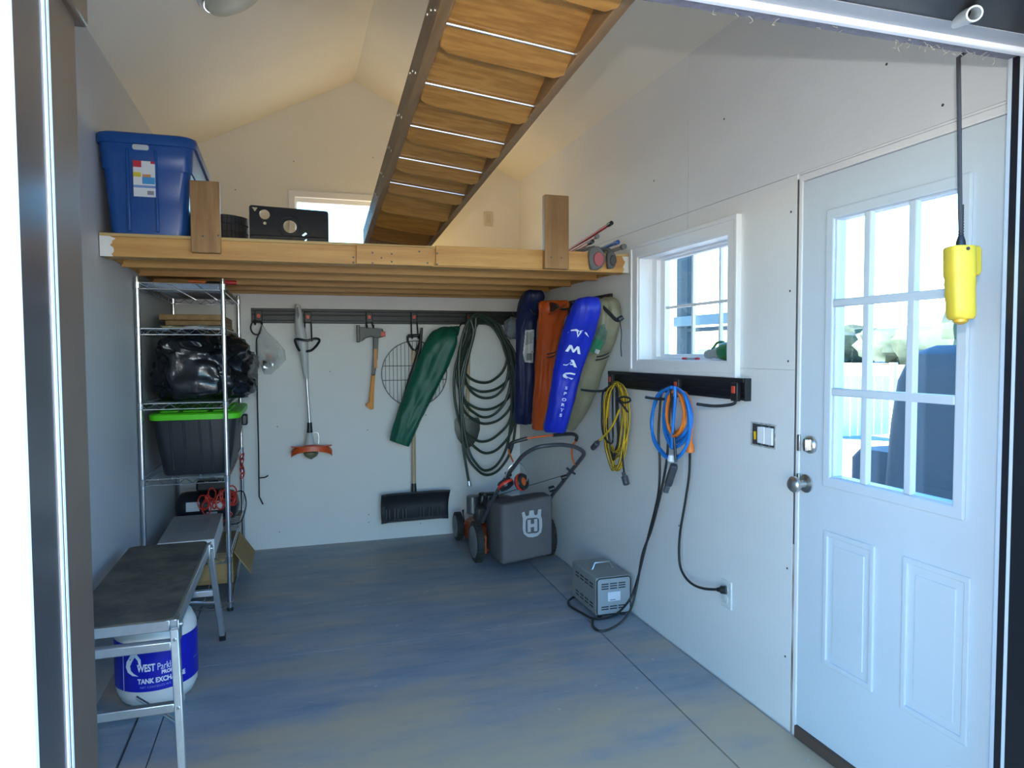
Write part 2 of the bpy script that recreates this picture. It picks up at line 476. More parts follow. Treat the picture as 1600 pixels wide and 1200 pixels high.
OX0, OX1, OZ = -.293, 1.565, 2.10
mb = MB(); mb.plate([(-.90, -.14), (OX0 - .02, -.14), (OX0 - .02, OZ + .02), (OX1 + .02, OZ + .02), (OX1 + .02, -.14), (1.90, -.14), (1.90, 2.75), (XA, ZA + .02), (-.90, 2.75)], [], fy, .94, YF)
MT['siding'] = M('white_siding', (.88, .88, .87), .6, bump=.2, bs=30)
struct(mb.build('wall_front', 'siding', origin=(0, 0, 0), smooth=False))
mb = MB(); e = .10
mb.plate([(-.90, ZE - .115 * MS), (XA, ZA), (1.90, ZE - .13 * MS), (1.90, ZE - .13 * MS + e), (XA, ZA + e), (-.90, ZE - .115 * MS + e)], [], fy, .80, 5.62)
MT['cream'] = M('ceiling_cream', (.80, .765, .67), .6, var=.04, vs=2, bump=.12, bs=40)
struct(mb.build('ceiling', 'cream', origin=(0, 0, 0), smooth=False))

# ---- lining of the wide doorway
t1 = thing('trim_1', (OX0, 1.07, 0), 'dark brown metal lining of the wide doorway with pale weather strip', None, kind='structure')
MT['jamb_grey'] = M('jamb_grey_brown', (.058, .056, .058), .22, .3, var=.2, vs=4)
MB().box(OX0 - .12, OX0 + .0008, .930, .941, -.02, OZ + .14).build('outer_casing', 'siding', t1)
MB().box(OX0 - .02, OX0, .940, 1.044, -.02, OZ + .02).build('outer_facing', 'jamb_grey', t1)
MB().box(OX0 - .02, OX0, 1.044, 1.195, -.02, OZ + .02).build('inner_facing', 'brown_metal', t1)
MB().box(OX0 - .01, OX0 + .002, 1.046, 1.054, -.02, OZ).build('weather_strip', 'strip', t1)
MB().box(OX0 - .01, OX0 + .002, 1.061, 1.070, -.02, OZ).build('weather_strip', 'strip', t1)
MB().box(OX0 - .01, OX0 + .0012, 1.054, 1.061, -.02, OZ).build('strip_gap', 'black_matt', t1)
MB().box(OX0 - .035, OX0 - .002, 1.195, 1.203, -.02, OZ).build('board_edge', 'tan_edge', t1)
a = PY(103, 36, 1.21)
MB().box(OX0 - .03, OX0 + .012, 1.10, 1.224, a.z, a.z + .2).build('corner_cap', 'brown_metal', t1, bevel=.006)
t2 = thing('trim_2', (OX1, 1.07, 0), 'black metal lining of the doorway beside the white door', None, kind='structure')
MT['jamb_black'] = M('jamb_black', (.012, .012, .016), .35, .2)
MB().box(OX1, OX1 + .02, .937, 1.195, -.02, OZ + .02).build('facing', 'jamb_black', t2)
MB().box(OX1 - .001, OX1 + .02, 1.194, 1.203, -.02, OZ + .02).build('edge_strip', M('edge_grey', (.42, .46, .50), .5), t2)
MB().box(OX1 - .001, OX1 + .01, 1.168, 1.176, -.02, OZ).build('weather_strip', M('strip_grey', (.50, .54, .58), .5), t2)
t3 = thing('trim_3', (.6, 1.07, OZ), 'white and black door header over the wide opening', None, kind='structure')
MB().box(OX0, OX1, .937, 1.105, OZ, OZ + .02).build('outer_soffit', 'jamb_black', t3)
MB().box(OX0, OX1, 1.105, 1.150, OZ - .002, OZ + .02).build('soffit_strip', M('soffit_grey', (.34, .37, .40), .5), t3)
MB().box(OX0, OX1, 1.150, 1.166, OZ - .014, OZ + .02).build('bottom_bar', 'strip', t3, bevel=.003)
MB().box(OX0, OX1, 1.166, 1.205, OZ - .004, OZ + .02).build('inner_lip', 'lip', t3)
a, b = PY(1492, 33, 1.125), PY(1523, 21, 1.03)
mb = MB(); d = (b - a).normalized(); mb.lathe([(.0145, 0), (.0145, (b - a).length), (.0115, (b - a).length), (.0115, .01)], a, d, 20, cap=False)
mb.build('pipe_stub', M('grey_plastic_pipe', (.55, .60, .62), .4), t3)
mb = MB()
for i in range(30):          # fibres caught under the lip
    xx = random.choice([random.uniform(1.2, 1.56), random.uniform(1.25, 1.55), random.uniform(.66, 1.5)])
    yy = random.uniform(1.185, 1.204); p = Vector((xx, yy, OZ - .003)); pts = [p]
    for k in range(4): p = p + Vector((random.uniform(-.008, .008), random.uniform(-.003, .003), random.uniform(-.006, .001))); pts.append(p)
    mb.tube(pts, .0006, 4)
fb = mb.build('insulation_fibre', M('fibre', (.50, .46, .34), .9), t3); fb['kind'] = 'stuff'

# ---- the white entry door
dr = thing('door_1', (1.79, 1.71, 0), 'white steel entry door with nine panes above two raised panels', None, kind='structure')
mb = MB()
mb.box(1.772, 1.90, 2.118, DY1 - .004, 0, DZ1 - .002); mb.box(1.772, 1.90, DY0, 1.302, 0, DZ1 - .002); mb.box(1.772, 1.90, 1.302, 2.118, 2.048, DZ1 - .002)
mb.build('door_frame', 'trim', dr, bevel=.002)
MB().box(1.7716, 1.776, 2.1402, 2.1438, .72, 2.06).build('frame_gap', M('gap_dark', (.10, .09, .085), .9), dr, smooth=False)
MB().box(1.7716, 1.776, 2.1355, 2.1448, .002, .72).build('raw_wood_gap', M('raw_wood', (.22, .14, .09), .9, var=.6, vs=9, stretch=(1, 1, .5), col2=(.55, .52, .48)), dr, smooth=False)
MB().box(1.766, 1.90, 1.302, 2.118, 0, .045).build('threshold', M('threshold_brown', (.10, .065, .05), .5), dr, bevel=.004)
SX0, SX1 = 1.776, 1.820
GY0, GY1, GZ0, GZ1 = 1.452, 1.992, .966, 1.922
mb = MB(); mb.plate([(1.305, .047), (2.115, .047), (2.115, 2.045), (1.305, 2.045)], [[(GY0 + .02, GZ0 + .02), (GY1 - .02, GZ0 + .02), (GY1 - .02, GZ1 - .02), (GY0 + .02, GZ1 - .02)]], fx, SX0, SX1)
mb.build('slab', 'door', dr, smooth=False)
def ring(mb, o, i, x0, x1): mb.plate([(o[0], o[2]), (o[1], o[2]), (o[1], o[3]), (o[0], o[3])], [[(i[0], i[2]), (i[1], i[2]), (i[1], i[3]), (i[0], i[3])]], fx, x0, x1)
mb = MB(); ring(mb, (GY0, GY1, GZ0, GZ1), (GY0 + .036, GY1 - .036, GZ0 + .036, GZ1 - .036), 1.765, 1.777)
mb.build('glass_frame', 'door', dr, bevel=.005, smooth=False)
gy = [GY0 + .042, 1.641, 1.812, GY1 - .033]; gz = [GZ0 + .038, 1.298, 1.600, GZ1 - .028]
mb = MB(); ring(mb, (GY0 + .022, GY1 - .022, GZ0 + .022, GZ1 - .022), (GY0 + .040, GY1 - .040, GZ0 + .040, GZ1 - .040), 1.777, 1.815)
mb.build('glass_rebate', 'door', dr, smooth=False)
for yy in gy[1:3]: MB().box(1.767, 1.789, yy - .0135, yy + .0135, GZ0 + .037, GZ1 - .037).build('muntin', 'door', dr, bevel=.004)
for zz in gz[1:3]: MB().box(1.766, 1.788, GY0 + .037, GY1 - .037, zz - .0135, zz + .0135).build('muntin', 'door', dr, bevel=.004)
for i in range(3):
    for j in range(3): MB().box(1.791, 1.795, gy[i] - .004, gy[i + 1] - .001, gz[j] - .004, gz[j + 1] - .001).build('pane', 'glass', dr, smooth=False)
for (a0, a1) in ((1.430, 1.655), (1.762, 1.987)):
    mb = MB(); ring(mb, (a0, a1, .335, .812), (a0 + .020, a1 - .020, .355, .792), 1.7695, 1.777); p = mb.build('panel_moulding', 'door', dr, bevel=.0045, smooth=False)
    MB().box(1.7725, 1.777, a0 + .045, a1 - .045, .380, .767).build('raised_panel', 'door', dr, bevel=.004, smooth=False)
kn = MB().lathe([(.033, 0), (.033, .006), (.014, .012), (.012, .034), (.022, .038), (.029, .048), (.029, .060), (.020, .070), (.002, .073)], (1.776, 2.080, .958), (-1, 0, 0), 24).build('door_knob', 'steel', dr)
db = MB().lathe([(.032, 0), (.032, .010), (.026, .016), (.002, .017)], (1.776, 2.060, 1.102), (-1, 0, 0), 24).build('deadbolt', 'steel', dr)
MB().box(1.745, 1.762, 2.053, 2.067, 1.080, 1.124).build('thumb_turn', 'steel', db, bevel=.003)
for zz in (.958, 1.102): MB().box(1.768, 1.775, 2.112, 2.126, zz - .03, zz + .03).build('strike_plate', 'steel', dr, bevel=.002)

# ---- the small window in the right wall
wn = thing('window_1', (1.80, 2.95, 1.33), 'white vinyl window with six panes above the black tool rail', None, kind='structure')
mb = MB(); ring(mb, (2.478, 3.410, 1.335, 1.992), (2.545, 3.343, 1.393, 1.933), 1.752, 1.7705); mb.build('casing', 'trim', wn, bevel=.006, smooth=False)
mb = MB(); ring(mb, (2.470, 3.418, 1.327, 2.000), (2.490, 3.398, 1.347, 1.980), 1.745, 1.7705); mb.build('back_band', 'trim', wn, bevel=.004, smooth=False)
mb = MB(); ring(mb, (2.515, 3.345, 1.385, 1.935), (2.527, 3.333, 1.397, 1.925), 1.760, 1.899); mb.build('jamb_liner', 'trim', wn, smooth=False)
mb = MB(); ring(mb, (2.527, 3.333, 1.397, 1.925), (2.545, 3.285, 1.410, 1.915), 1.835, 1.899); mb.build('frame', 'vinyl', wn, bevel=.003, smooth=False)
mb = MB(); ring(mb, (2.540, 3.287, 1.408, 1.917), (2.550, 3.240, 1.424, 1.906), 1.858, 1.890); mb.build('sash', 'vinyl', wn, bevel=.003, smooth=False)
wy = [2.548, 2.765, 2.993, 3.242]; wz = [1.422, 1.664, 1.908]
for yy in wy[1:3]: MB().box(1.866, 1.882, yy - .007, yy + .007, 1.42, 1.91).build('muntin', 'vinyl', wn, bevel=.002)
MB().box(1.865, 1.881, 2.545, 3.245, 1.657, 1.671).build('muntin', 'vinyl', wn, bevel=.002)
for i in range(3):
    for j in range(2): MB().box(1.8835, 1.887, wy[i] - .003, wy[i + 1] - .001, wz[j] - .003, wz[j + 1] - .001).build('pane', 'glass', wn, smooth=False)

# ---- window in the back gable
wn2 = thing('window_2', (.5, YB, BZ0), 'white framed window high in the back gable above the loft', None, kind='structure')
def ringy(mb, o, i, y0, y1): mb.plate([(o[0], o[2]), (o[1], o[2]), (o[1], o[3]), (o[0], o[3])], [[(i[0], i[2]), (i[1], i[2]), (i[1], i[3]), (i[0], i[3])]], fy, y0, y1)
mb = MB(); ringy(mb, (BX0 - .045, BX1 + .045, BZ0 - .045, BZ1 + .045), (BX0, BX1, BZ0, BZ1), YB - .010, YB + .001); mb.build('casing', 'trim', wn2, bevel=.003, smooth=False)
mb = MB(); ringy(mb, (BX0, BX1, BZ0, BZ1), (BX0 + .012, BX1 - .012, BZ0 + .012, BZ1 - .030), 5.425, 5.48); mb.build('frame', 'vinyl', wn2, bevel=.003, smooth=False)
MB().box(BX0 + .012, BX1 - .012, 5.455, 5.459, BZ0 + .012, BZ1 - .028).build('pane', 'glass', wn2, smooth=False)

# ---- ceiling lamp
lx, ly = -.235, 3.45
lz = ZE + (lx - XL) * MS
nrm = Vector((MS, 0, -1)).normalized()
lp = thing('ceiling_lamp', (lx, ly, lz - .09), 'round flush lamp on the sloping white ceiling above the blue bin', 'ceiling lamp')
MB().lathe([(.150, -.002), (.155, .02), (.150, .03)], (lx, ly, lz), nrm, 32).build('mounting_pan', 'trim', lp)
MB().lathe([(.140, .030), (.143, .042), (.140, .046)], (lx, ly, lz), nrm, 32).build('chrome_ring', 'chrome', lp)
MB().lathe([(.135, .046), (.125, .066), (.08, .082), (.002, .088)], (lx, ly, lz), nrm, 32).build('cover', M('lamp_cover', (.50, .52, .44), .4), lp)

# ================================================================== LOFT
YL, ZB, ZT = 3.467, 1.865, 1.967
MT['deck_wood'] = wood('deck_sheet', (.60, .44, .20), (.50, .34, .13), (.6, 6, 6), .6, 2, 4)
lf = thing('loft_platform', (.49, YL, ZB), 'pine storage loft with open joists across the back of the shed', 'loft')
MB().box(XL + .003, XR - .003, YL + .001, YB - .003, ZT - .013, ZT).build('deck', 'deck_wood', lf, smooth=False)
for k in range(3):
    MB().box(XL + .003, XR - .003, YL + .0385 * k + .001, YL + .0385 * k + .038, ZB + (0, .002, .001)[k], ZT - .013).build('beam_ply', 'pine', lf, bevel=.003)
for yy in (3.873, 4.279, 4.685, 5.091, 5.356): MB().box(XL + .003, XR - .003, yy, yy + .035, ZB, ZT - .013).build('joist', 'pine', lf, bevel=.003)
MB().box(XL + .003, XL + .012, YL + .04, YB - .004, ZB + .012, ZT - .014).build('end_board', 'pine', lf)
MB().box(XR - .012, XR - .003, YL + .04, YB - .004, ZB + .012, ZT - .014).build('end_board', 'pine', lf)
# nailed-on facing boards under the ladder and to its right
a, b = PY(556, 388, YL), PY(676, 419, YL)
MB().box(a.x, b.x, YL - .020, YL, ZB + .001, ZT - .012).build('facing_board', 'pine', lf, bevel=.002)
a = PY(680, 390, YL)
MB().box(a.x, XR - .17, YL - .012, YL, ZB + .006, ZT + .002).build('facing_board', 'pine', lf, bevel=.002)
stamp(MB().cyl((0, -.0012, 0), (0, .001, 0), .0048, n=8), 'nail_head', 'screw', lf, [PY(px, py, YL - yy) for px, py, yy in [(582, 395, .02), (612, 397, .02), (582, 411, .02), (612, 409, .02), (596, 403, .02), (668, 411, .02), (683, 396, .012), (683, 413, .012), (552, 410, 0), (552, 402, 0), (655, 393, .02), (317, 369, .038), (341, 368, .038), (861, 402, .05), (877, 403, .05)]])
gp = (PY(297, 283, YL - .012), PY(346, 397, YL - .012))
MB().box(gp[0].x, gp[1].x, YL - .038, YL, gp[1].z, gp[0].z).build('guard_post', 'pine_v', lf, bevel=.004)
gp = (PY(850, 304, YL - .04), PY(888, 421, YL - .04))
MB().box(gp[0].x, gp[1].x, YL - .050, YL - .012, gp[1].z, gp[0].z).build('guard_post', 'pine_v', lf, bevel=.004)
# smeared white paint at both ends of the beam
MT['paint'] = M('paint_smear', (.78, .78, .77), .6)
def smear(x0, x1, right):
    out = []; n = 9
    L = [(x0 if not right else x0 + random.uniform(0, .02), ZB + (ZT - .014 - ZB) * i / n) for i in range(n + 1)]
    R = [((x1 + random.uniform(-.016, .012)) if not right else x1, ZB + (ZT - .014 - ZB) * i / n) for i in range(n + 1)]
    mb = MB(); mb.plate(L + R[::-1], [], fy, YL - .0015, YL + .001); return mb.build('paint_smear', 'paint', lf, smooth=False)
smear(XL + .004, XL + .055, False); smear(XR - .045, XR - .004, True)

# ================================================================== LADDER STAIR, swung up level under the roof
d_ = Vector((.039, 1.0356, -.041)).normalized()
e2_ = Vector((d_.y, -d_.x, 0)).normalized()
e3_ = e2_.cross(d_)
def SP(s, l, h): return CAM + d_ * s + e2_ * l + e3_ * h
def hb(l): return .757 + (.60 - l) * .125          # the flight hangs a little lower on its right side
st = thing('attic_ladder', SP(4.18, .43, .77), 'oak attic ladder stair swung up level beneath the roof', 'stair')
def slab_s(mb, s0, s1, l0, l1, h0, h1):
    mb.add([SP(s0, l0, h0), SP(s0, l1, h0), SP(s1, l1, h0), SP(s1, l0, h0), SP(s0, l0, h1), SP(s0, l1, h1), SP(s1, l1, h1), SP(s1, l0, h1)],
           [(0, 3, 2, 1), (4, 5, 6, 7), (0, 1, 5, 4), (1, 2, 6, 5), (2, 3, 7, 6), (3, 0, 4, 7)])
mb = MB(); slab_s(mb, 1.30, 4.20, .262, .290, hb(.262), hb(.262) + .088); mb.build('stringer', 'oak_side', st, bevel=.003)
mb = MB(); slab_s(mb, 1.275, 4.20, .597, .625, hb(.62), hb(.62) + .088); mb.build('stringer', 'oak_side', st, bevel=.003)
tilt = math.radians(16.5)
for i in range(-1, 8):
    s = 1.665 + .327 * i
    lA, lB = .288, .600
    L = .305 if i >= 0 else .075; ch = .022
    outl = [(lA + ch, 0), (lB - ch, 0), (lB, ch * .8), (lB, L), (lA, L), (lA, ch * .8)]
    def tp(u, v, t, s=s):
        return SP(s - v * math.cos(tilt) + t * math.sin(tilt), u, hb(u) - .012 + v * math.sin(tilt) + t * math.cos(tilt))
    mb = MB(); mb.plate(outl, [], tp, 0, .018)
    o = mb.build('tread', 'oak', st, bevel=.003, smooth=False)
    if 0 <= i < 5:
        mb = MB(); mb.cyl(SP(s - .095, .287, hb(.287) + .010), SP(s - .095, .600, hb(.60) + .012), .0035, n=8)
        mb.build('tie_rod', 'zinc', st)
mb = MB(); slab_s(mb, 4.17, 4.195, .288, .60, .785, .90); mb.build('riser', 'oak_side', st)
stamp(MB().cyl(-e2_ * .002, e2_ * .001, .0046, n=8), 'screw', M('brass_screw', (.55, .52, .42), .3, 1), st, [SP(1.665 + .327 * i + ds, .262, hb(.262) + dh) for i in range(0, 8) for ds, dh in ((-.115, .022), (-.06, .05), (-.005, .068))])

# ================================================================== THINGS ON THE LOFT
# blue lidded bin
MT['bin_blue'] = M('blue_plastic', (.008, .075, .30), .32, var=.1, vs=5)
bx0, bx1 = -.742, -.433; byf, byb = 3.474, 4.02; bz0, bz1 = ZT, 2.405
bn = thing('storage_bin', ((bx0 + bx1) / 2, 3.75, ZT), 'blue plastic storage bin with lid on the loft against the wall', 'storage bin')
def bring(x0, x1, y0, y1, z, r): return [(a, b, z) for a, b in rrect(x0, x1, y0, y1, r, 4)]
mb = MB(); rs = []
for t in (0, .03, .35, .7, .71, .9, 1):
    k = .030 * t + (.006 if t >= .71 else 0)
    rs.append(bring(bx0 - k + .008 * (t == 0), bx1 + k - .008 * (t == 0), byf - k * .5, byb + k * .5, bz0 + (bz1 - .04 - bz0) * t, .04))
mb.loft(rs); mb.build('tub', 'bin_blue', bn)
mb = MB(); rs = []
for k, z in ((.034, -.050), (.047, -.048), (.050, -.022), (.045, -.006), (.03, 0.0), (-.02, .002)):
    rs.append([(a, b, bz1 + z - .022 * ((b - byf) / .55) ** 2 * (1 if a > -.5 else .3)) for a, b, _ in bring(bx0 - k, bx1 + k, byf - k * .55, byb + k, 0, .055)])
mb.loft(rs); mb.build('lid', 'bin_blue', bn)
MB().box(-.668, -.655, byf - .020, byf + .01, ZT + .01, bz1 - .07).build('rib', 'bin_blue', bn, bevel=.004)
MB().box(-.556, -.543, byf - .020, byf + .01, ZT + .01, bz1 - .07).build('rib', 'bin_blue', bn, bevel=.004)
hd = MB(); hd.plate(rrect(-.640, -.575, bz1 - .075, bz1 - .052, .009), [], fy, byf - .0235, byf - .010); hd.build('handle_recess', M('handle_pale', (.55, .58, .60), .3), bn, smooth=False)
# paper label: red head, picture, blue band
la, lb = PY(208, 251, byf - .017), PY(244, 309, byf - .017)
lw_, lh_ = lb.x - la.x, la.z - lb.z
def lq(name, u0, u1, v0, v1, col, d, par):
    mb = MB(); mb.box(la.x + lw_ * u0, la.x + lw_ * u1, byf - .0245 - d, byf - .0235 - d, lb.z + lh_ * v0, lb.z + lh_ * v1)
    return mb.build(name, M('label_' + name, col, .4), par, smooth=False)
lb_ = lq('paper_label', 0, 1, 0, 1, (.72, .74, .76), 0, bn)
lq('red_head', 0, .38, .82, 1, (.55, .03, .05), .0006, lb_); lq('red_corner', .8, 1, .93, 1, (.5, .03, .05), .0006, lb_)
lq('yellow_patch', 0, .36, .55, .68, (.70, .58, .05), .0006, lb_); lq('blue_tub_print', .40, .98, .36, .55, (.05, .30, .62), .0006, lb_)
lq('food_print', .42, .80, .55, .63, (.55, .25, .10), .0006, lb_); lq('blue_band', 0, 1, .25, .32, (.20, .32, .60), .0006, lb_); lq('bar_code', .62, .92, .06, .17, (.25, .25, .27), .0006, lb_)
# tyre lying flat
ty = thing('tyre', (-.295, 3.73, ZT), 'black rubber tyre lying behind the loft guard post', 'tyre')
R_, r_ = .098, .06
mb = MB(); prof = []
for j in range(20):
    a = 2 * math.pi * j / 20
    prof.append((R_ - .045 + .05 * math.copysign(abs(math.cos(a)) ** .6, math.cos(a)), .072 + .070 * math.copysign(abs(math.sin(a)) ** .6, math.sin(a))))
prof.append(prof[0])
mb.lathe(prof, (-.295, 3.73, ZT), n=36, cap=False); mb.build('carcass', 'rubber', ty)
mb = MB()
for j in range(36):
    a = 2 * math.pi * (j + .5) / 36
    for z0, z1 in ((.012, .050), (.056, .088), (.094, .132)):
        c = Vector((-.295 + (R_ + .007) * math.cos(a), 3.73 + (R_ + .007) * math.sin(a), ZT + (z0 + z1) / 2))
        mb.obox(c, (.008, .017, z1 - z0), (Vector((math.cos(a), math.sin(a), 0)), Vector((-math.sin(a), math.cos(a), 0)), Vector((0, 0, 1))))
mb.build('tread_blocks', 'rubber', ty)

# black stove burner plate standing on edge
pa, pb, pc = PY(389, 320, 3.62), PY(513, 328, 3.62), PY(513, 381, 3.62)
PW, PH = pb.x - pa.x, pa.z - ZT
pl = thing('burner_plate', ((pa.x + pb.x) / 2, 3.62, ZT), 'black enamelled burner plate with round holes standing on the loft', 'plate')
def pu(u, v, t): return (pa.x + u * PW, 3.62 + t, ZT + v * PH * (1 - .06 * u))
def ell(cu, cv, ru): return [(cu + ru * math.cos(a * math.pi / 12), cv + ru * PW / PH * math.sin(a * math.pi / 12)) for a in range(24)]
outl = [(a / PW, b / PH) for a, b in rrect(0, PW, 0, PH, .012)]
holes = [ell(.505, .50, .085), ell(.19, .78, .065), ell(.19, .55, .02), [(.035, .95), (.105, .95), (.07, .84)], [(.655, .28), (.70, .36), (.72, .33), (.675, .26)], [(.685, .14), (.71, .18), (.72, .165), (.695, .125)]]
MT['enamel'] = M('black_enamel', (.012, .013, .017), .22, var=.5, vs=30)
mb = MB(); mb.plate(outl, holes, pu, 0, .004); mb.build('sheet', 'enamel', pl, smooth=False)
mb = MB(); mb.plate(ell(.505, .50, .150), [ell(.505, .50, .125)], pu, -.006, .001); mb.build('pressed_ring', 'enamel', pl, bevel=.002, smooth=False)
mb = MB(); mb.box(pa.x, pb.x, 3.612, 3.622, ZT + PH * .20, ZT + PH * .235); mb.build('pressed_rib', 'enamel', pl, bevel=.003)
mb = MB(); mb.box(pa.x + .002, pb.x - .002, 3.62, 3.66, ZT, ZT + .006); mb.build('base_flange', 'enamel', pl)

# switch box cover on the gable
oc = PY(763, 342, YB - .004)
ou = thing('outlet_plate', (oc.x, YB, oc.z - .06), 'cream outlet cover on the back gable right of the ladder', 'outlet')
MB().box(oc.x - .035, oc.x + .035, YB - .008, YB, oc.z - .057, oc.z + .057).build('cover', M('cream_plastic', (.60, .54, .42), .5), ou, bevel=.003)
MB().box(oc.x - .017, oc.x + .017, YB - .010, YB - .007, oc.z - .033, oc.z + .033).build('insert', M('cream_plastic_dark', (.52, .46, .35), .5), ou, bevel=.001)

# long handled tools lying at the right end of the loft, ends sticking out over the beam
def pole(name, label, cat, p0, p1, r, mat, capmat, capl, grp=None):
    p0 = Vector(p0); p1 = Vector(p1); d = (p1 - p0).normalized()
    t = thing(name, (p0 + p1) / 2, label, cat, grp)
    MB().cyl(p0, p1 - d * capl, r, n=12).build('shaft', mat, t)
    MB().tube([p1 - d * capl, p1 - d * capl * .8, p1 - d * .002, p1], [r, r * 1.35, r * 1.35, r * .9], 12).build('grip', capmat, t)
    return t
red = M('red_paint', (.42, .03, .035), .3); redw = M('pink_red_paint', (.60, .26, .22), .3); blu = M('blue_paint', (.02, .09, .32), .3); gr = M('grey_rubber', (.16, .16, .16), .6)
pole('loft_pole', 'red pole with black end cap sticking up highest from the loft edge', 'pole', (1.60, 4.35, ZT + .03), PY(956, 348, 3.40), .0085, red, 'black', .05)
pole('loft_pole', 'pale red pole with grey end cap just below the tall red pole', 'pole', (1.56, 4.2, ZT + .02), PY(934, 369, 3.40), .0085, redw, gr, .03)
pole('loft_pole', 'short black gripped pole lowest of the poles beside the guard post', 'pole', (1.55, 4.0, ZT + .012), PY(926, 377, 3.42), .008, redw, 'black', .06)
pole('loft_pole', 'blue metal pole end sticking out over the loft edge', 'pole', (1.64, 4.2, ZT + .015), PY(966, 378, 3.38), .0085, blu, blu, .05)
pole('loft_pole', 'grey square pole end lying above the knee pads', 'pole', (1.71, 4.2, ZT + .02), PY(976, 385, 3.40), .011, M('grey_green', (.30, .31, .28), .6), gr, .04)
pole('loft_pole', 'thin red rod lying along the loft edge behind the guard post', 'pole', (1.02, 3.60, ZT + .007), (1.43, 3.56, ZT + .007), .005, red, red, .02)
# knee pads hanging over the beam
def pad(label, px0, px1, py0, py1, y, inner, shell):
    a, b = PY(px0, py0, y), PY(px1, py1, y)
    t = thing('knee_pad', ((a.x + b.x) / 2, y, b.z), label, 'knee pad', 'knee pads over the loft beam')
    W, H = b.x - a.x, a.z - b.z
    def drop(k): return [(a.x + W * (.5 + k * .5 * sx), b.z + H * (.5 + k * .5 * sz)) for sx, sz in ((-.72, -1), (.1, -1), (.55, -.75), (.95, -.1), (.7, .6), (.2, 1), (-.5, 1), (-.85, .8), (-.95, .2), (-.85, -.5))]
    mb = MB(); mb.plate(drop(1), [], fy, y, y + .030); mb.build('shell', shell, t, bevel=.008, smooth=True)
    mb = MB(); mb.plate(circle(a.x + W * .53, b.z + H * .45, W * .27, H * .30, 16), [], fy, y - .010, y + .004); mb.build('cushion', inner, t, bevel=.005)
    mb = MB(); mb.tube(cr([(a.x + W * .4, y + .015, a.z - .005), (a.x + W * .2, y + .03, ZT + .022), (a.x - W * .2, y + .12, ZT + .016)], 5), .010, 8); mb.build('strap', shell, t)
    return t
pad('grey knee pad with red oval cushion hanging over the loft beam', 920, 948, 384, 422, YL - .036, M('dusty_red', (.40, .10, .11), .6), M('pad_grey', (.13, .13, .125), .6))
pad('dark grey knee pad beside the red one on the loft beam', 949, 965, 392, 420, YL - .034, M('pad_dark', (.05, .05, .052), .5), M('pad_grey_dark', (.10, .10, .10), .6))

# ================================================================== WIRE RACK ALONG THE LEFT WALL
RX0, RX1, RY0, RY1 = -.768, -.346, 4.155, 5.362
SH = [1.82, 1.577, 1.175, .765, .31, .055]
rk = thing('wire_rack', ((RX0 + RX1) / 2, (RY0 + RY1) / 2, 0), 'chrome wire shelving rack standing along the wall beneath the loft', 'shelf rack')
for px, py in ((RX0, RY0), (RX1, RY0), (RX0, RY1), (RX1, RY1)):
    mb = MB(); mb.cyl((px, py, .02), (px, py, 1.848), .0127, n=14)
    po = mb.build('post', 'chrome', rk)
    MB().lathe([(.012, 0), (.017, .004), (.017, .02), (.006, .022)], (px, py, 0), n=12).build('foot', 'black', po)
def shelf(z):
    mb = MB(); r = .0032
    for zz in (z - .004, z - .036):
        mb.tube([(RX0, RY0, zz), (RX1, RY0, zz)], r, 6); mb.tube([(RX0, RY1, zz), (RX1, RY1, zz)], r, 6)
        mb.tube([(RX0, RY0, zz), (RX0, RY1, zz)], r, 6); mb.tube([(RX1, RY0, zz), (RX1, RY1, zz)], r, 6)
    def zig(p, q, n):
        P = []
        for i in range(n * 2 + 1):
            t = i / (n * 2); P.append(Vector(p).lerp(Vector(q), t) + Vector((0, 0, -.006 if i % 2 == 0 else -.034)))
        mb.tube(P, .0028, 5)
    zig((RX0, RY0, z), (RX1, RY0, z), 6); zig((RX0, RY1, z), (RX1, RY1, z), 6); zig((RX0, RY0, z), (RX0, RY1, z), 17); zig((RX1, RY0, z), (RX1, RY1, z), 17)
    n = 46
    for i in range(1, n):
        y = RY0 + (RY1 - RY0) * i / n; mb.tube([(RX0, y, z), (RX1, y, z)], .0018, 5)
    for k in (1, 2): x = RX0 + (RX1 - RX0) * k / 3; mb.tube([(x, RY0, z - .004), (x, RY1, z - .004)], .003, 5)
    for px, py in ((RX0, RY0), (RX1, RY0), (RX0, RY1), (RX1, RY1)): mb.lathe([(.014, 0), (.0165, .002), (.0185, .034), (.014, .036)], (px, py, z - .036), n=12)
    return mb.build('shelf', 'chrome', rk)
for z in SH: shelf(z)
# shelf top things
MB().box(-.755, -.362, 4.30, 5.33, 1.822, 1.826).build('rubber_mat', 'black_matt')
tag(bpy.data.objects['rubber_mat'], 'black liner sheet lying on the topmost rack shelf', 'mat')
t = thing('hand_pruner', (-.42, 4.33, 1.826), 'orange and red handled tool lying on top of the rack', 'hand tool')
MB().tube([(-.53, 4.25, 1.838), (-.44, 4.27, 1.838)], .009, 10).build('orange_handle', M('orange_grip', (.62, .13, .02), .4), t)
MB().lathe([(.05, 0), (.055, .006), (.05, .016)], (-.405, 4.30, 1.8262), n=20).build('hub', 'black', t)
MB().tube([(-.372, 4.30, 1.842), (-.35, 4.30, 1.842), (-.285, 4.31, 1.841)], [.009, .0125, .0125], 10).build('red_handle', M('red_grip', (.50, .02, .025), .4), t)
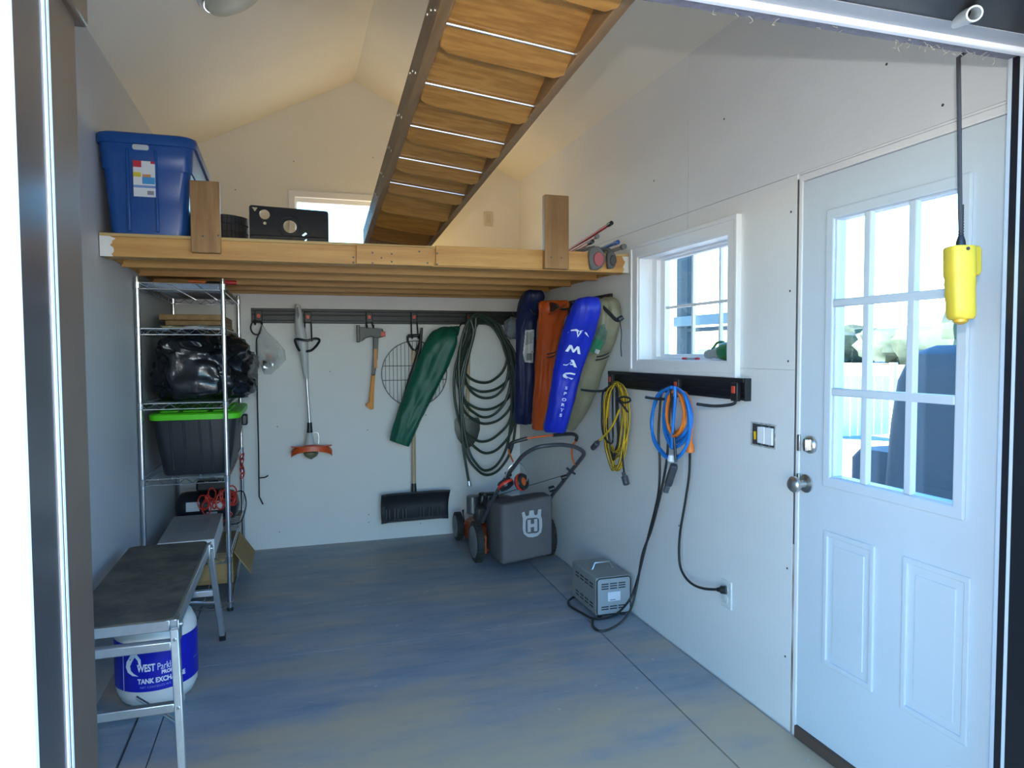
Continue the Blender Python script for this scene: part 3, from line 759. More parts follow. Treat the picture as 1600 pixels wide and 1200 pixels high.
# stacked boards on the second shelf
zb = SH[1] + .002
for i, (x0, x1, th, y0, lab) in enumerate([(-.70, -.375, .028, 4.62, 'lowest wooden board of the stack on the second rack shelf'), (-.705, -.385, .030, 4.60, 'middle wooden board of the stack on the second rack shelf'), (-.735, -.385, .034, 4.58, 'topmost and widest wooden board of the rack stack')]):
    o = MB().box(x0, x1, y0, 5.30, zb, zb + th).build('wooden_board', 'board', bevel=.004)
    tag(o, lab, 'board', 'boards stacked on the rack'); zb += th + .0005
for i, (x, y, a, c, lab) in enumerate([(-.62, 4.28, .3, (.62, .58, .40), 'yellowish paper scrap at the front of the second rack shelf'), (-.50, 4.24, -.2, (.75, .75, .74), 'white paper packet at the front of the second rack shelf'), (-.42, 4.25, .1, (.35, .38, .40), 'grey packet at the front of the second rack shelf')]):
    mb = MB(); n = 6; vs = []; fs = []
    for iu in range(n + 1):
        for iv in range(n + 1):
            u, v = iu / n - .5, iv / n - .5
            vs.append((x + (u * .11) * math.cos(a) - v * .09 * math.sin(a), y + u * .11 * math.sin(a) + v * .09 * math.cos(a), SH[1] + .008 + .010 * noise.noise(Vector((u * 4 + i * 5, v * 4, 0)))  + .012 * (.5 + v)))
    for iu in range(n):
        for iv in range(n): k = iu * (n + 1) + iv; fs.append((k, k + 1, k + n + 2, k + n + 1))
    mb.add(vs, fs); o = mb.build('paper_packet', M('packet_paper', c, .6)); tag(o, lab, 'paper', 'paper packets on the rack')
    sm = o.modifiers.new('thickness', 'SOLIDIFY'); sm.thickness = .006
# black bag
def blob(c, rad, seed, amp, nn=40, flat=None, fold=5.):
    mb = MB(); vs = []; fs = []; m = nn // 2
    for i in range(m + 1):
        th = math.pi * i / m
        for j in range(nn):
            ph = 2 * math.pi * j / nn
            d = Vector((math.sin(th) * math.cos(ph), math.sin(th) * math.sin(ph), math.cos(th)))
            e = Vector([math.copysign(abs(k) ** .75, k) for k in d])
            n1 = noise.noise(d * 1.7 + Vector((seed, 0, 0))); n2 = 1 - abs(noise.noise(d * fold + Vector((0, seed, 0)))) * 2; n3 = 1 - abs(noise.noise(d * fold * 2.3 + Vector((0, 0, seed)))) * 2
            k = 1 + amp * (n1 * .9 + n2 * .45 + n3 * .22 - .35)
            p = Vector((e.x * rad[0], e.y * rad[1], e.z * rad[2])) * k
            p = Vector(c) + p
            if flat is not None and p.z < flat: p.z = flat + (p.z - flat) * .02
            vs.append(p)
    for i in range(m):
        for j in range(nn): fs.append((i * nn + j, i * nn + (j + 1) % nn, (i + 1) * nn + (j + 1) % nn, (i + 1) * nn + j))
    mb.add(vs, fs); return mb
MT['bag_black'] = M('black_bin_liner', (.008, .009, .013), .22, bump=.6, bs=22, spec=.6)
b_ = blob((-.505, 4.52, 1.350), (.262, .37, .195), 3.1, .24, 84, SH[2] + .003, 3.4)
for v in b_.v:
    if v.x > -.36: v.x += (v.x + .36) * .35
    if v.y < 4.178 : v.y = 4.178 + (v.y - 4.178) * .3
    if v.x < -.75: v.x = -.75 + (v.x + .75) * .1
bg = b_.build('rubbish_bag', 'bag_black', angle=1.2)
tag(bg, 'stuffed black plastic bag bulging out of the third rack shelf', 'plastic bag')
yb = thing('yellow_bottle', (-.365, 4.95, SH[2]), 'yellow bottle half hidden behind the black plastic bag', 'bottle')
MB().lathe([(.035, .002), (.04, .02), (.04, .22), (.016, .29), (.016, .32)], (-.385, 5.08, SH[2] + .001), n=16).build('bottle', M('yellow_plastic', (.70, .46, .01), .35), yb)
MB().lathe([(.019, 0), (.019, .03), (.01, .032)], (-.385, 5.08, SH[2] + .316), n=12).build('cap', 'black', yb)
# tote with green lid
MT['tote'] = M('dark_grey_plastic', (.020, .021, .026), .45)
MT['lime'] = M('lime_plastic', (.10, .62, .01), .4)
tt = thing('storage_tote', (-.51, 4.5, SH[3]), 'dark grey tote with lime green lid on the fourth rack shelf', 'storage tote')
tz = SH[3] + .003
ta, tb_ = PY(231, 640, 4.19), PY(361, 640, 4.19)
mb = MB(); rs = []
for t, k in ((0, .052), (.02, .046), (.5, .022), (1, 0)):
    rs.append([(a, b, tz + .318 * t) for a, b in rrect(-.725 + k, -.290 - k * 1.0, 4.19 + k * .5, 4.93 - k, .05)])
mb.loft(rs); tub = mb.build('tub', 'tote', tt)
for xx in (-.62, -.555, -.475, -.42):
    mb = MB(); mb.tube([(xx - (.0 if xx > -.5 else -.0), 4.212, tz + .03), (xx - .012, 4.188, tz + .30)], .005, 6); mb.build('rib', 'tote', tub)
mb = MB(); rs = []
for k, z in ((0, .0), (.010, .002), (.012, .030), (.004, .038), (-.02, .040)):
    rs.append([(a, b, tz + .306 + z) for a, b in rrect(-.730 - k, -.284 + k, 4.183 - k, 4.94 + k, .06)])
mb.loft(rs); ld = mb.build('lid', 'lime', tt)
for y0, y1 in ((4.25, 4.40), (4.46, 4.66), (4.72, 4.88)):
    for x0, x1 in ((-.69, -.60), (-.575, -.45), (-.42, -.33)): MB().box(x0, x1, y0, y1, tz + .344, tz + .354).build('lid_pad', 'lime', ld, bevel=.006)
MB().box(-.288, -.255, 4.52, 4.60, tz + .235, tz + .30).build('latch', 'black', tt, bevel=.008)
# air tank with red coil hose
ac = thing('air_tank', (-.52, 4.95, SH[4]), 'black portable air compressor tank with labels on the fifth rack shelf', 'air compressor')
az = SH[4] + .128
MT['tank_black'] = M('tank_black', (.014, .015, .02), .28)
mb = MB(); mb.lathe([(.01, -.01), (.06, 0), (.092, .025), (.10, .06), (.10, .31), (.092, .345), (.06, .37), (.01, .38)], (-.72, 4.97, az), (1, 0, 0), 28); mb.build('tank', 'tank_black', ac)
for xx in (-.66, -.44): MB().box(xx - .015, xx + .015, 4.88, 5.06, SH[4] + .002, az - .07).build('foot', 'black', ac, bevel=.004)
def tanklab(x0, x1, a0, a1, col, nm):
    mb = MB(); n = 6; vs = []
    for i in range(n + 1):
        a = math.radians(a0 + (a1 - a0) * i / n); vs += [(x0, 4.97 - .1012 * math.cos(a), az + .1012 * math.sin(a)), (x1, 4.97 - .1012 * math.cos(a), az + .1012 * math.sin(a))]
    mb.add(vs, [(2 * i, 2 * i + 1, 2 * i + 3, 2 * i + 2) for i in range(n)]); mb.build(nm, M('lab_' + nm, col, .5), ac)
tanklab(-.655, -.575, -8, 26, (.55, .56, .58), 'data_label'); tanklab(-.52, -.44, -8, 26, (.60, .56, .55), 'warning_label'); tanklab(-.535, -.47, -36, -14, (.50, .48, .48), 'small_label')
MB().box(-.60, -.40, 4.92, 5.03, az + .10, az + .17).build('pump', 'black', ac, bevel=.015)
rnd = random.Random(5); P = []
for i in range(150):
    a = i * .62; c = Vector((-.46 + .085 * math.sin(i * .053 + .4), 4.862 + .010 * math.sin(i * .9), az + .055 + .035 * math.sin(i * .07)))
    rr = .026 + .012 * math.sin(i * .31)
    P.append(c + Vector((math.cos(a) * rr, -.010 * abs(math.sin(a * .5)) - .014, math.sin(a) * rr * 1.5)))
P += [(-.38, 4.85, az - .05), (-.45, 4.84, az - .09), (-.56, 4.84, az - .105), (-.62, 4.86, az - .11)]
hs = MB().tube(cr(P, 3), .0045, 6).build('air_hose', M('red_hose', (.55, .035, .02), .4))
tag(hs, 'red coiled air hose draped over the black compressor tank', 'hose')
P = []
for i in range(40):
    a = i * .8; P.append(Vector((-.33 + .012 * math.sin(i), 5.14 + .030 * math.cos(a), .58 + i * .0042 + .032 * math.sin(a))))
h2 = MB().tube(cr(P, 3), .0042, 6).build('air_hose', M('red_hose_thin', (.55, .035, .02), .4))
tag(h2, 'small red coil of hose hooked on the rear rack post', 'hose')
h3 = MB().tube(cr([(-.36, 4.9, az + .09), (-.315, 4.93, az + .085), (-.30, 4.98, az), (-.315, 4.98, az - .08), (-.34, 4.93, SH[4] + .008), (-.40, 4.88, SH[4] + .008)], 6), .004, 6).build('cable', 'black')
tag(h3, 'black power cord looping down beside the compressor tank', 'cord')
# flat carton in front of the tank
fc = thing('flat_carton', (-.56, 4.42, SH[4]), 'flat white cardboard carton lying on the fifth rack shelf', 'carton')
MT['carton_top'] = M('carton_greyish', (.46, .44, .42), .7, var=.1, vs=5); MT['carton_end'] = M('carton_pale', (.78, .78, .78), .6)
A = Vector((-.425, 4.10, 0)); ang = .02
ux = Vector((math.cos(ang), math.sin(ang), 0)); uy = Vector((-math.sin(ang), math.cos(ang), 0))
MB().obox((-.565, 4.45, SH[4] + .056), (.285, .66, .106), (ux, uy, Vector((0, 0, 1)))).build('body', 'carton_end', fc, bevel=.003)
MB().obox((-.565, 4.45, SH[4] + .1098), (.280, .655, .0012), (ux, uy, Vector((0, 0, 1)))).build('top_flap', 'carton_top', fc)
MB().obox((-.565, 4.48, SH[4] + .1108), (.17, .33, .0008), (ux, uy, Vector((0, 0, 1)))).build('printed_panel', M('carton_print', (.36, .36, .37), .6), fc)
# cardboard box on the bottom shelf
cb = thing('cardboard_box', (-.45, 4.75, SH[5]), 'brown cardboard box with an open flap on the bottom rack shelf', 'cardboard box')
MT['card'] = M('brown_card', (.42, .26, .10), .8, var=.12, vs=6)
MB().box(-.575, -.352, 4.48, 5.02, SH[5] + .002, SH[5] + .19).build('carton', 'card', cb, bevel=.003)
fv = Vector((.55, .05, -.83)).normalized()
MB().obox(Vector((-.350, 4.75, SH[5] + .185)) + Vector((.05, 0, -.07)), (.005, .50, .17), (Vector((.83, 0, .55)), Vector((0, 1, 0)), Vector((-.55, 0, .83)))).build('flap', 'card', cb)
MB().box(-.545, -.40, 4.477, 4.4805, SH[5] + .03, SH[5] + .15).build('tape_panel', M('card_light', (.46, .29, .12), .7), cb)

# ================================================================== WORK PLATFORM
bz = .548
BX_0, BX_1, BY_0, BY_1 = -.722, -.392, 2.555, 3.585
bn2 = thing('work_platform', ((BX_0 + BX_1) / 2, (BY_0 + BY_1) / 2, 0), 'folding aluminium work platform with a black gritty top', 'work platform')
MT['grit'] = M('anti_slip', (.060, .056, .050), .85, var=.5, vs=7, bump=.8, bs=220, col2=(.15, .128, .098))
mb = MB(); mb.plate(rrect(BX_0, BX_1, BY_0, BY_1, .03), [], fz, bz - .006, bz); mb.build('top_sheet', 'grit', bn2)
mb = MB(); mb.box(BX_0 + .01, BX_0 + .04, BY_0 + .01, BY_1 - .01, bz - .05, bz - .0065); mb.build('side_rail', 'alu', bn2, bevel=.003)
mb = MB(); mb.box(BX_1 - .012, BX_1 + .012, BY_0 + .01, BY_1 - .01, bz - .055, bz - .0065); mb.build('side_rail', 'alu', bn2, bevel=.003)
for yy in (BY_0 + .01, BY_1 - .04): MB().box(BX_0 + .04, BX_1 - .012, yy, yy + .03, bz - .045, bz - .0065).build('end_rail', 'alu', bn2, bevel=.003)
legs = {}
for nm, x, y, fx_, fy_ in (('nr', BX_1 + .006, BY_0 - .01, -.362, 2.470), ('nl', BX_0 - .006, BY_0 - .01, -.755, 2.470), ('fr', BX_1 + .006, BY_1 + .01, -.350, 3.735), ('fl', BX_0 - .006, BY_1 + .01, -.755, 3.735)):
    a = Vector((x, y, bz - .03)); b = Vector((fx_, fy_, .022)); legs[nm] = (a, b)
    l = MB().bar(a, b, .026, .034, (0, 1, 0)).build('leg', 'alu', bn2, bevel=.003)
    d = (b - a).normalized()
    MB().bar(b - d * .012, b + d * .018, .030, .038, (0, 1, 0)).build('rubber_foot', 'black', l, bevel=.003)
    for t in (.06, .50):
        p = a.lerp(b, t); s = -1 if 'n' == nm[0] else 1
        MB().cyl(p + Vector((0, .016 * s, 0)), p + Vector((0, .022 * s, 0)), .005, n=8).build('rivet', 'zinc', l)
for s in ('n', 'f'):
    for t, wd in ((.10, .035), (.50, .028)):
        a = legs[s + 'l'][0].lerp(legs[s + 'l'][1], t); b = legs[s + 'r'][0].lerp(legs[s + 'r'][1], t)
        MB().bar(a + Vector((.012, 0, 0)), b - Vector((.012, 0, 0)), wd, .030).build('cross_bar', 'alu', bn2, bevel=.003)
    a = legs[s + 'r'][0].lerp(legs[s + 'r'][1], .62); b = legs[s + 'l'][0].lerp(legs[s + 'r'][0], .55); b.z = bz - .30
    MB().cyl(a, Vector((b.x + .02, (a.y + (BY_0 + BY_1) / 2 * .25) / 1.25, .32 - .05)), .006, n=8).build('brace', 'zinc', bn2)
for yy in (BY_0 + .03, BY_1 - .03):
    for xx in (BX_0 - .008, BX_1 + .014):
        mb = MB(); mb.box(xx - .004, xx + .004, yy - .030, yy + .030, bz - .085, bz - .005); h_ = mb.build('hinge_plate', 'zinc', bn2, bevel=.003)
        MB().cyl((xx - .012, yy, bz - .03), (xx + .012, yy, bz - .03), .008, n=10).build('hinge_pin', 'zinc', h_)

# ================================================================== PROPANE TANK
pc_ = Vector((-.545, 3.14, 0)); PR = .153
pt = thing('propane_tank', pc_, 'white propane tank with a blue printed band under the work platform', 'propane tank')
MT['tank_white'] = M('tank_white', (.74, .73, .70), .4, var=.06, vs=5)
MB().lathe([(.06, .030), (.10, .034), (.135, .055), (.150, .09), (PR, .13), (PR, .30), (.150, .335), (.135, .37), (.10, .395), (.05, .405)], pc_, n=40).build('cylinder', 'tank_white', pt)
MB().lathe([(.095, 0), (.10, 0), (.10, .045), (.095, .045), (.095, 0)], pc_, n=32, cap=False).build('foot_ring', 'tank_white', pt)
mb = MB()
for a0 in (20, 200):
    vs = []; n = 14
    for i in range(n + 1):
        a = math.radians(a0 + 140 * i / n)
        for r, z in ((.088, .385), (.088, .47), (.093, .47), (.093, .385)): vs.append(pc_ + Vector((r * math.cos(a), r * math.sin(a), z)))
    mb.loft([vs[4 * i:4 * i + 4] for i in range(n + 1)])
mb.build('collar', 'tank_white', pt)
MB().lathe([(.016, .40), (.016, .45), (.022, .45), (.022, .465)], pc_, n=14).build('valve', M('brass', (.55, .40, .14), .3, 1), pt)
LR = PR + .0012
band = MB().lathe([(LR - .001, .118), (LR, .119), (LR, .3075), (LR - .001, .3085)], pc_, n=64, cap=False).build('label_band', M('label_blue', (.004, .008, .40), .35), pt)
def wrapcyl(ac, zc):
    a_c = math.radians(ac)
    def f(u, v, t): a = a_c + u / LR; return pc_ + Vector(((LR + .0006 + t * .2) * math.cos(a), (LR + .0006 + t * .2) * math.sin(a), zc + v))
    return f
MT['print_white'] = M('print_white', (.80, .82, .84), .5)
ca = math.degrees(math.atan2(-pc_.y, -pc_.x))          # towards the doorway
text_mesh('WEST', .040, wrapcyl(ca - 27, .200), 'lettering', 'print_white', band, bold=.0012, align='LEFT', squeeze=.62)
text_mesh('Parkland', .040, wrapcyl(ca - 0.5, .200), 'lettering', 'print_white', band, align='LEFT', squeeze=.62)
text_mesh('PROPANE', .020, wrapcyl(ca + 5, .182), 'lettering', 'print_white', band, bold=.0008, align='LEFT', squeeze=.85)
text_mesh('TANK EXCHANGE', .027, wrapcyl(ca - 27, .152), 'lettering', 'print_white', band, bold=.001, align='LEFT', squeeze=.80)
text_mesh('NET CONTENTS WT. 7.7 kg', .012, wrapcyl(ca - 24, .133), 'lettering', M('print_pale_blue', (.25, .33, .70), .5), band, align='LEFT')
text_mesh('West Parkland', .016, wrapcyl(ca + 58, .19), 'lettering', M('print_pale_blue2', (.25, .33, .70), .5), band, align='LEFT')
# flame mark: a drop outline, thick at the left foot
def flame():
    out = [(-.004, .074), (-.020, .050), (-.036, .026), (-.040, .004), (-.032, -.016), (-.012, -.028), (.012, -.030), (-.006, -.020), (-.018, -.008), (-.021, .010), (-.012, .028), (-.001, .046), (.010, .034), (.014, .018), (.010, .006), (.022, .018), (.022, .036), (.010, .054)]
    return out
mb = MB(); mb.plate(flame(), [], wrapcyl(ca - 30, .212), 0, .001); mb.build('flame_mark', 'print_white', band, smooth=False)
mb = MB(); mb.plate([(-.0012, -.093), (.0012, -.093), (.0012, .093), (-.0012, .093)], [], wrapcyl(ca - 50, .213), 0, .001); mb.build('label_line', 'print_white', band, smooth=False)
from mathutils.bvhtree import BVHTree

# ================================================================== BACK WALL: RAIL AND WHAT HANGS THERE
def mpp(p): return (Vector(p) - CAM).dot(FW) / CAM_F       # metres per pixel at a place
MT['rail'] = M('rail_black', (.011, .011, .013), .45)
MT['clip_red'] = M('clip_red', (.68, .07, .03), .4)
rl = thing('tool_rail', (.75, YB, 1.655), 'long black tool rail with clip hooks across the back wall', 'tool rail')
RZ0, RZ1 = 1.656, 1.762
MB().box(-.262, XR - .004, YB - .008, YB, RZ0, RZ1).build('back_plate', 'rail', rl)
for z0, z1, dd in ((RZ1 - .020, RZ1, .022), (RZ1 - .050, RZ1 - .040, .016), (RZ0, RZ0 + .022, .022)):
    MB().box(-.262, XR - .004, YB - dd, YB - .007, z0, z1).build('rib', 'rail', rl, bevel=.003)
def hook_back(px, py, drop=.09):
    c = PY(px, py, YB - .03)
    h = MB().box(c.x - .024, c.x + .024, YB - .036, YB - .020, c.z - .038, c.z + .040).build('hook', 'rail', rl, bevel=.004)
    MB().box(c.x - .012, c.x + .012, YB - .040, YB - .035, c.z - .012, c.z + .016).build('release_button', 'clip_red', h, bevel=.002)
    for s in (-1, 1):
        x = c.x + s * .020
        MB().tube(cr([(x, YB - .030, c.z - .035), (x + s * .003, YB - .034, c.z - .06), (x + s * .004, YB - .055, c.z - drop + .01), (x + s * .004, YB - .085, c.z - drop), (x + s * .004, YB - .10, c.z - drop + .02)], 5), .0055, 8).build('prong', 'rail', h)
    return c
for px, py, dz in ((404, 494, .06), (481, 496, .17), (577, 496, .08), (647, 496, .16), (733, 498, .07)): hook_back(px, py, dz)

# steel poker with ring and barb
mb = MB(); y = YB - .075
c = PY(401, 512, y); pts = []
for i in range(15): a = math.radians(-60 + 300 * i / 14 - 30); pts.append(c + Vector((.040 * math.cos(a + 1.9), 0, .050 * math.sin(a + 1.9))))
mb.tube([pts[-1 - i] for i in range(15)] + [PY(401, 530, y), PY(402, 620, y), PY(404, 700, y), PY(405, 776, y), PY(411, 788, y)], .0052, 8)
mb.tube([PY(404, 747, y), PY(414, 746, y), PY(419, 743, y)], .0045, 8)
o = mb.build('poker', M('dark_iron', (.06, .05, .045), .5, .7)); tag(o, 'long iron poker with ring end hanging leftmost on the back rail', 'poker')

# clear bag with small parts
cbag = thing('clear_bag', PY(424, 585, YB - .07), 'clear plastic bag of small metal parts hanging beside the poker', 'plastic bag')
def film():
    m, nt, b = _bsdf('clear_film')
    b.inputs['Base Color'].default_value = (.80, .82, .82, 1); b.inputs['Roughness'].default_value = .18; b.inputs['Alpha'].default_value = .34
    return m
MT['film'] = film()
prof = [((409, 507), 1.5), ((411, 518), 6), ((416, 533), 17), ((422, 548), 24), ((425, 562), 22), ((422, 575), 13), ((418, 585), 5)]
rings = []
for (c, hw) in prof:
    p = PY(c[0], c[1], YB - .075); k = mpp(p)
    rings.append([p + RT * (hw * k * math.cos(a) * (1 + .10 * noise.noise(Vector((c[1] * .2, a, 3))))) + Vector((0, -1, 0)) * (hw * k * .42 * math.sin(a) * (1 + .3 * noise.noise(Vector((c[1] * .15, a * 2, 1))))) for a in [2 * math.pi * j / 18 for j in range(18)]])
MB().loft(rings).build('film', 'film', cbag)
for i, (px, py, r, m) in enumerate(((418, 566, .030, 'steel'), (426, 569, .026, 'zinc'), (420, 556, .018, 'clip_red'), (431, 560, .022, 'steel'), (415, 574, .022, 'alu'))):
    blob(PY(px, py, YB - .075), (r, r * .8, r * .7), i * 3.3, .5, 12).build('metal_part', m, cbag)
mb = MB(); c = PY(425, 548, YB - .075)
mb.tube(cr([c + Vector((.05 * math.cos(a), .02 * math.sin(a * 2), .045 * math.sin(a))) for a in [i * .9 for i in range(8)]], 4), .002, 5); mb.build('wire_loop', 'steel', cbag)

# string trimmer
tr = thing('string_trimmer', PY(486, 718, YB - .09), 'grey electric string trimmer with orange guard on the back wall', 'string trimmer')
MT['grey_pl'] = M('grey_plastic', (.58, .60, .60), .4); MT['guard'] = M('orange_red_guard', (.72, .085, .012), .35)
y = YB - .085
rings = []
for (px, py, hw) in ((464, 475, 2), (465, 478, 4.5), (467, 490, 5.5), (467, 505, 6.5), (470, 520, 8.5), (473, 535, 8), (475, 552, 6.5), (477, 575, 5), (479, 592, 3.4)):
    p = PY(px, py, y); k = mpp(p)
    rings.append([p + Vector((hw * k * math.cos(a), hw * k * 1.0 * math.sin(a), 0)) for a in [2 * math.pi * j / 14 for j in range(14)]])
MB().loft(rings).build('motor_grip', 'grey_pl', tr)
mb = MB(); mb.plate([(PY(a, b, y).x, PY(a, b, y).z) for a, b in ((463.5, 481), (465.5, 480), (467.5, 492), (466, 500), (464, 492))], [], fy, y - .032, y - .018); mb.build('grip_slot', 'black', tr, smooth=False)
MB().cyl(PY(479, 590, y), PY(484, 664, y), .0105, n=12).build('shaft', 'alu', tr)
k = mpp(PY(480, 540, y))
MB().tube(cr([PY(468, 548, y - .03), PY(464, 541, y - .05), PY(461, 531, y - .07), PY(467, 530, y - .09), PY(480, 532, y - .10), PY(492, 529, y - .09), PY(499, 531, y - .07), PY(496, 538, y - .05), PY(487, 547, y - .03), PY(478, 549, y - .02)], 5), .009, 8).build('loop_handle', 'black', tr)
MB().lathe([(.017, .07), (.019, .02), (.022, 0), (.014, -.012)], PY(484, 675, y), n=14).build('collar', 'black', tr)
rings = []
for (px, py, hw) in ((484, 676, 4), (484, 684, 5.5), (484, 692, 7.5), (485, 699, 9)):
    p = PY(px, py, y); kk = mpp(p); rings.append([p + Vector((hw * kk * math.cos(a), hw * kk * math.sin(a), 0)) for a in [2 * math.pi * j / 14 for j in range(14)]])
MB().loft(rings).build('head_housing', 'grey_pl', tr)
mb = MB(); c = PY(487, 704, y); n = 14; rings = []
for i in range(n + 1):
    a = math.radians(-8 + 196 * i / n); R2 = .145
    px_ = c.x + R2 * -math.cos(a); zc = c.z + .055 * math.sin(a) - .050; dy = -.075 * math.sin(a)
    rings.append([(px_, y + dy + q, zc + w_) for q, w_ in ((-.015, 0), (-.013, .035), (.02, .045), (.02, .038), (-.008, .028), (-.010, 0))])
mb.loft(rings)
mb.plate([(c.x + .145 * -math.cos(math.radians(-8 + 196 * i / n)), y - .075 * math.sin(math.radians(-8 + 196 * i / n))) for i in range(n + 1)], [], fz, c.z + .030, c.z + .036)
mb.build('guard', 'guard', tr)
MB().lathe([(.050, .02), (.052, .004), (.04, -.014), (.018, -.026), (.008, -.034)], PY(486, 710, y), n=18).build('spool', M('olive_spool', (.16, .15, .08), .5), tr)
MB().tube(cr([PY(491, 676, y), PY(497, 677, y), PY(498, 688, y), PY(497, 700, y)], 4), .0025, 6).build('wire_guide', 'zinc', tr)

# axe
ax = thing('axe', PY(577, 640, YB - .07), 'splitting axe with orange and black handle on the back wall', 'axe')
y = YB - .07
def ppy(L, y): return [(PY(a, b, y).x, PY(a, b, y).z) for a, b in L]
mb = MB(); mb.plate(ppy([(559, 509), (564, 511), (588, 513), (598, 514), (600, 526), (588, 529), (580, 526), (572, 528), (566, 533), (559, 534), (557.5, 522)], y), [], fy, y - .014, y + .014); mb.build('axe_head', M('axe_steel', (.055, .056, .048), .42, .1), ax, bevel=.006)
MB().box(PY(558, 520, y).x - .004, PY(562, 520, y).x, y - .018, y + .018, PY(560, 535, y).z, PY(560, 508, y).z).build('edge_guard', 'black', ax, bevel=.004)
mb = MB(); mb.plate(ppy([(583, 513), (592, 514), (590, 560), (586, 586), (580.5, 586), (583, 555)], y), [], fy, y - .012, y + .012); mb.build('black_shaft', 'black', ax, bevel=.004)
mb = MB(); mb.plate(ppy([(580.5, 586), (586, 586), (584.5, 610), (583.5, 639), (579, 640), (571, 633), (573, 630), (576.5, 628), (578, 610)], y), [], fy, y - .013, y + .013); mb.build('orange_grip', M('orange_rubber', (.75, .26, .01), .5), ax, bevel=.004)
mb = MB(); mb.box(PY(584, 550, y).x, PY(589, 550, y).x, y - .0135, y - .0115, PY(585, 575, y).z, PY(585, 545, y).z); mb.build('orange_print', M('orange_print', (.65, .27, .05), .5), ax)
MB().box(PY(595, 522, y).x, PY(602, 522, y).x, y - .016, y + .016, PY(598, 526, y).z, PY(598, 518, y).z).build('orange_clip', 'clip_red', ax, bevel=.003)

# round grate
gc = PY(648, 584, YB - .020); gR = .252
gt = thing('grill_grate', gc - Vector((0, 0, gR)), 'round wire grill grate hanging behind the green bag', 'grill grate')
MT['wire'] = M('grate_wire', (.10, .10, .10), .4, .8)
mb = MB(); mb.tube([gc + Vector((gR * math.cos(a), 0, gR * math.sin(a))) for a in [2 * math.pi * i / 60 for i in range(60)]], .0038, 6, closed=True); mb.build('ring', 'wire', gt)
for i in range(1, 17):
    x = -gR + 2 * gR * i / 17; h_ = math.sqrt(gR * gR - x * x)
    MB().cyl(gc + Vector((x, 0, -h_)), gc + Vector((x, 0, h_)), .0022, n=6).build('bar', 'wire', gt)
for z in (.062, -.048): h_ = math.sqrt(gR * gR - z * z); MB().cyl(gc + Vector((-h_, .006, z)), gc + Vector((h_, .006, z)), .0032, n=6).build('cross_bar', 'wire', gt)

# snow shovel
y = YB - .055
ss = thing('snow_shovel', PY(645, 815, y), 'snow shovel with wide black scoop and wooden shaft on the back wall', 'snow shovel')
MB().cyl(PY(646, 548, y), PY(646.5, 762, y), .0155, n=14).build('shaft', 'ash', ss)
mb = MB()
a, b, c, d = PY(637, 525, y), PY(657, 524, y), PY(648, 550, y), PY(646, 545, y)
mb.tube([a, b], .013, 10); mb.tube(cr([a, PY(638, 535, y), c], 5), .009, 8); mb.tube(cr([b, PY(656, 535, y), c], 5), .009, 8); mb.build('d_grip', 'black', ss)
MB().lathe([(.018, 0), (.022, -.06), (.03, -.085)], PY(646.5, 755, y), n=14).build('socket', 'black', ss)
# scoop: curved sheet
TL, TR_, BL, BR = PY(593.5, 770, y), PY(700, 762, y), PY(594, 815, y), PY(697, 806, y)
n = 10; m = 12; vs = []; fs = []
for i in range(n + 1):
    v = i / n
    for j in range(m + 1):
        u = j / m
        p = TL.lerp(TR_, u).lerp(BL.lerp(BR, u), v)
        p.y += -.055 + .05 * math.sin(math.pi * v) ** 1.0 * 1 - .035 * (2 * u - 1) ** 4 - .03 * (1 - v) * v
        vs.append(p)
for i in range(n):
    for j in range(m): k0 = i * (m + 1) + j; fs.append((k0, k0 + 1, k0 + m + 2, k0 + m + 1))
mb = MB(); mb.add(vs, fs); sco = mb.build('scoop', M('scoop_black', (.012, .012, .016), .6), ss)
sm = sco.modifiers.new('thickness', 'SOLIDIFY'); sm.thickness = .004
for u in (.10, .22, .34, .60, .73, .86):
    p = TL.lerp(TR_, u).lerp(BL.lerp(BR, u), .72)
    mb = MB(); mb.tube([(p.x - .012, p.y - .058, p.z + .035), (p.x - .012, p.y - .066, p.z - .035), (p.x + .012, p.y - .066, p.z - .035), (p.x + .012, p.y - .058, p.z + .035)], .004, 6); mb.build('rib', 'black', sco)
MB().bar(BL + Vector((0, -.066, .004)), BR + Vector((0, -.066, .004)), .006, .016, (0, 1, 0)).build('wear_strip', M('wear_strip', (.10, .10, .11), .4), sco)
# slim black bar between grate and bag
y = YB - .082
o = MB().tube([PY(659, 512, y), PY(656, 545, y), PY(640, 595, y), PY(627, 638, y)], [.010, .014, .017, .014], 10).build('pry_bar', 'black'); tag(o, 'slim black bar slanting across the round grate', 'bar')

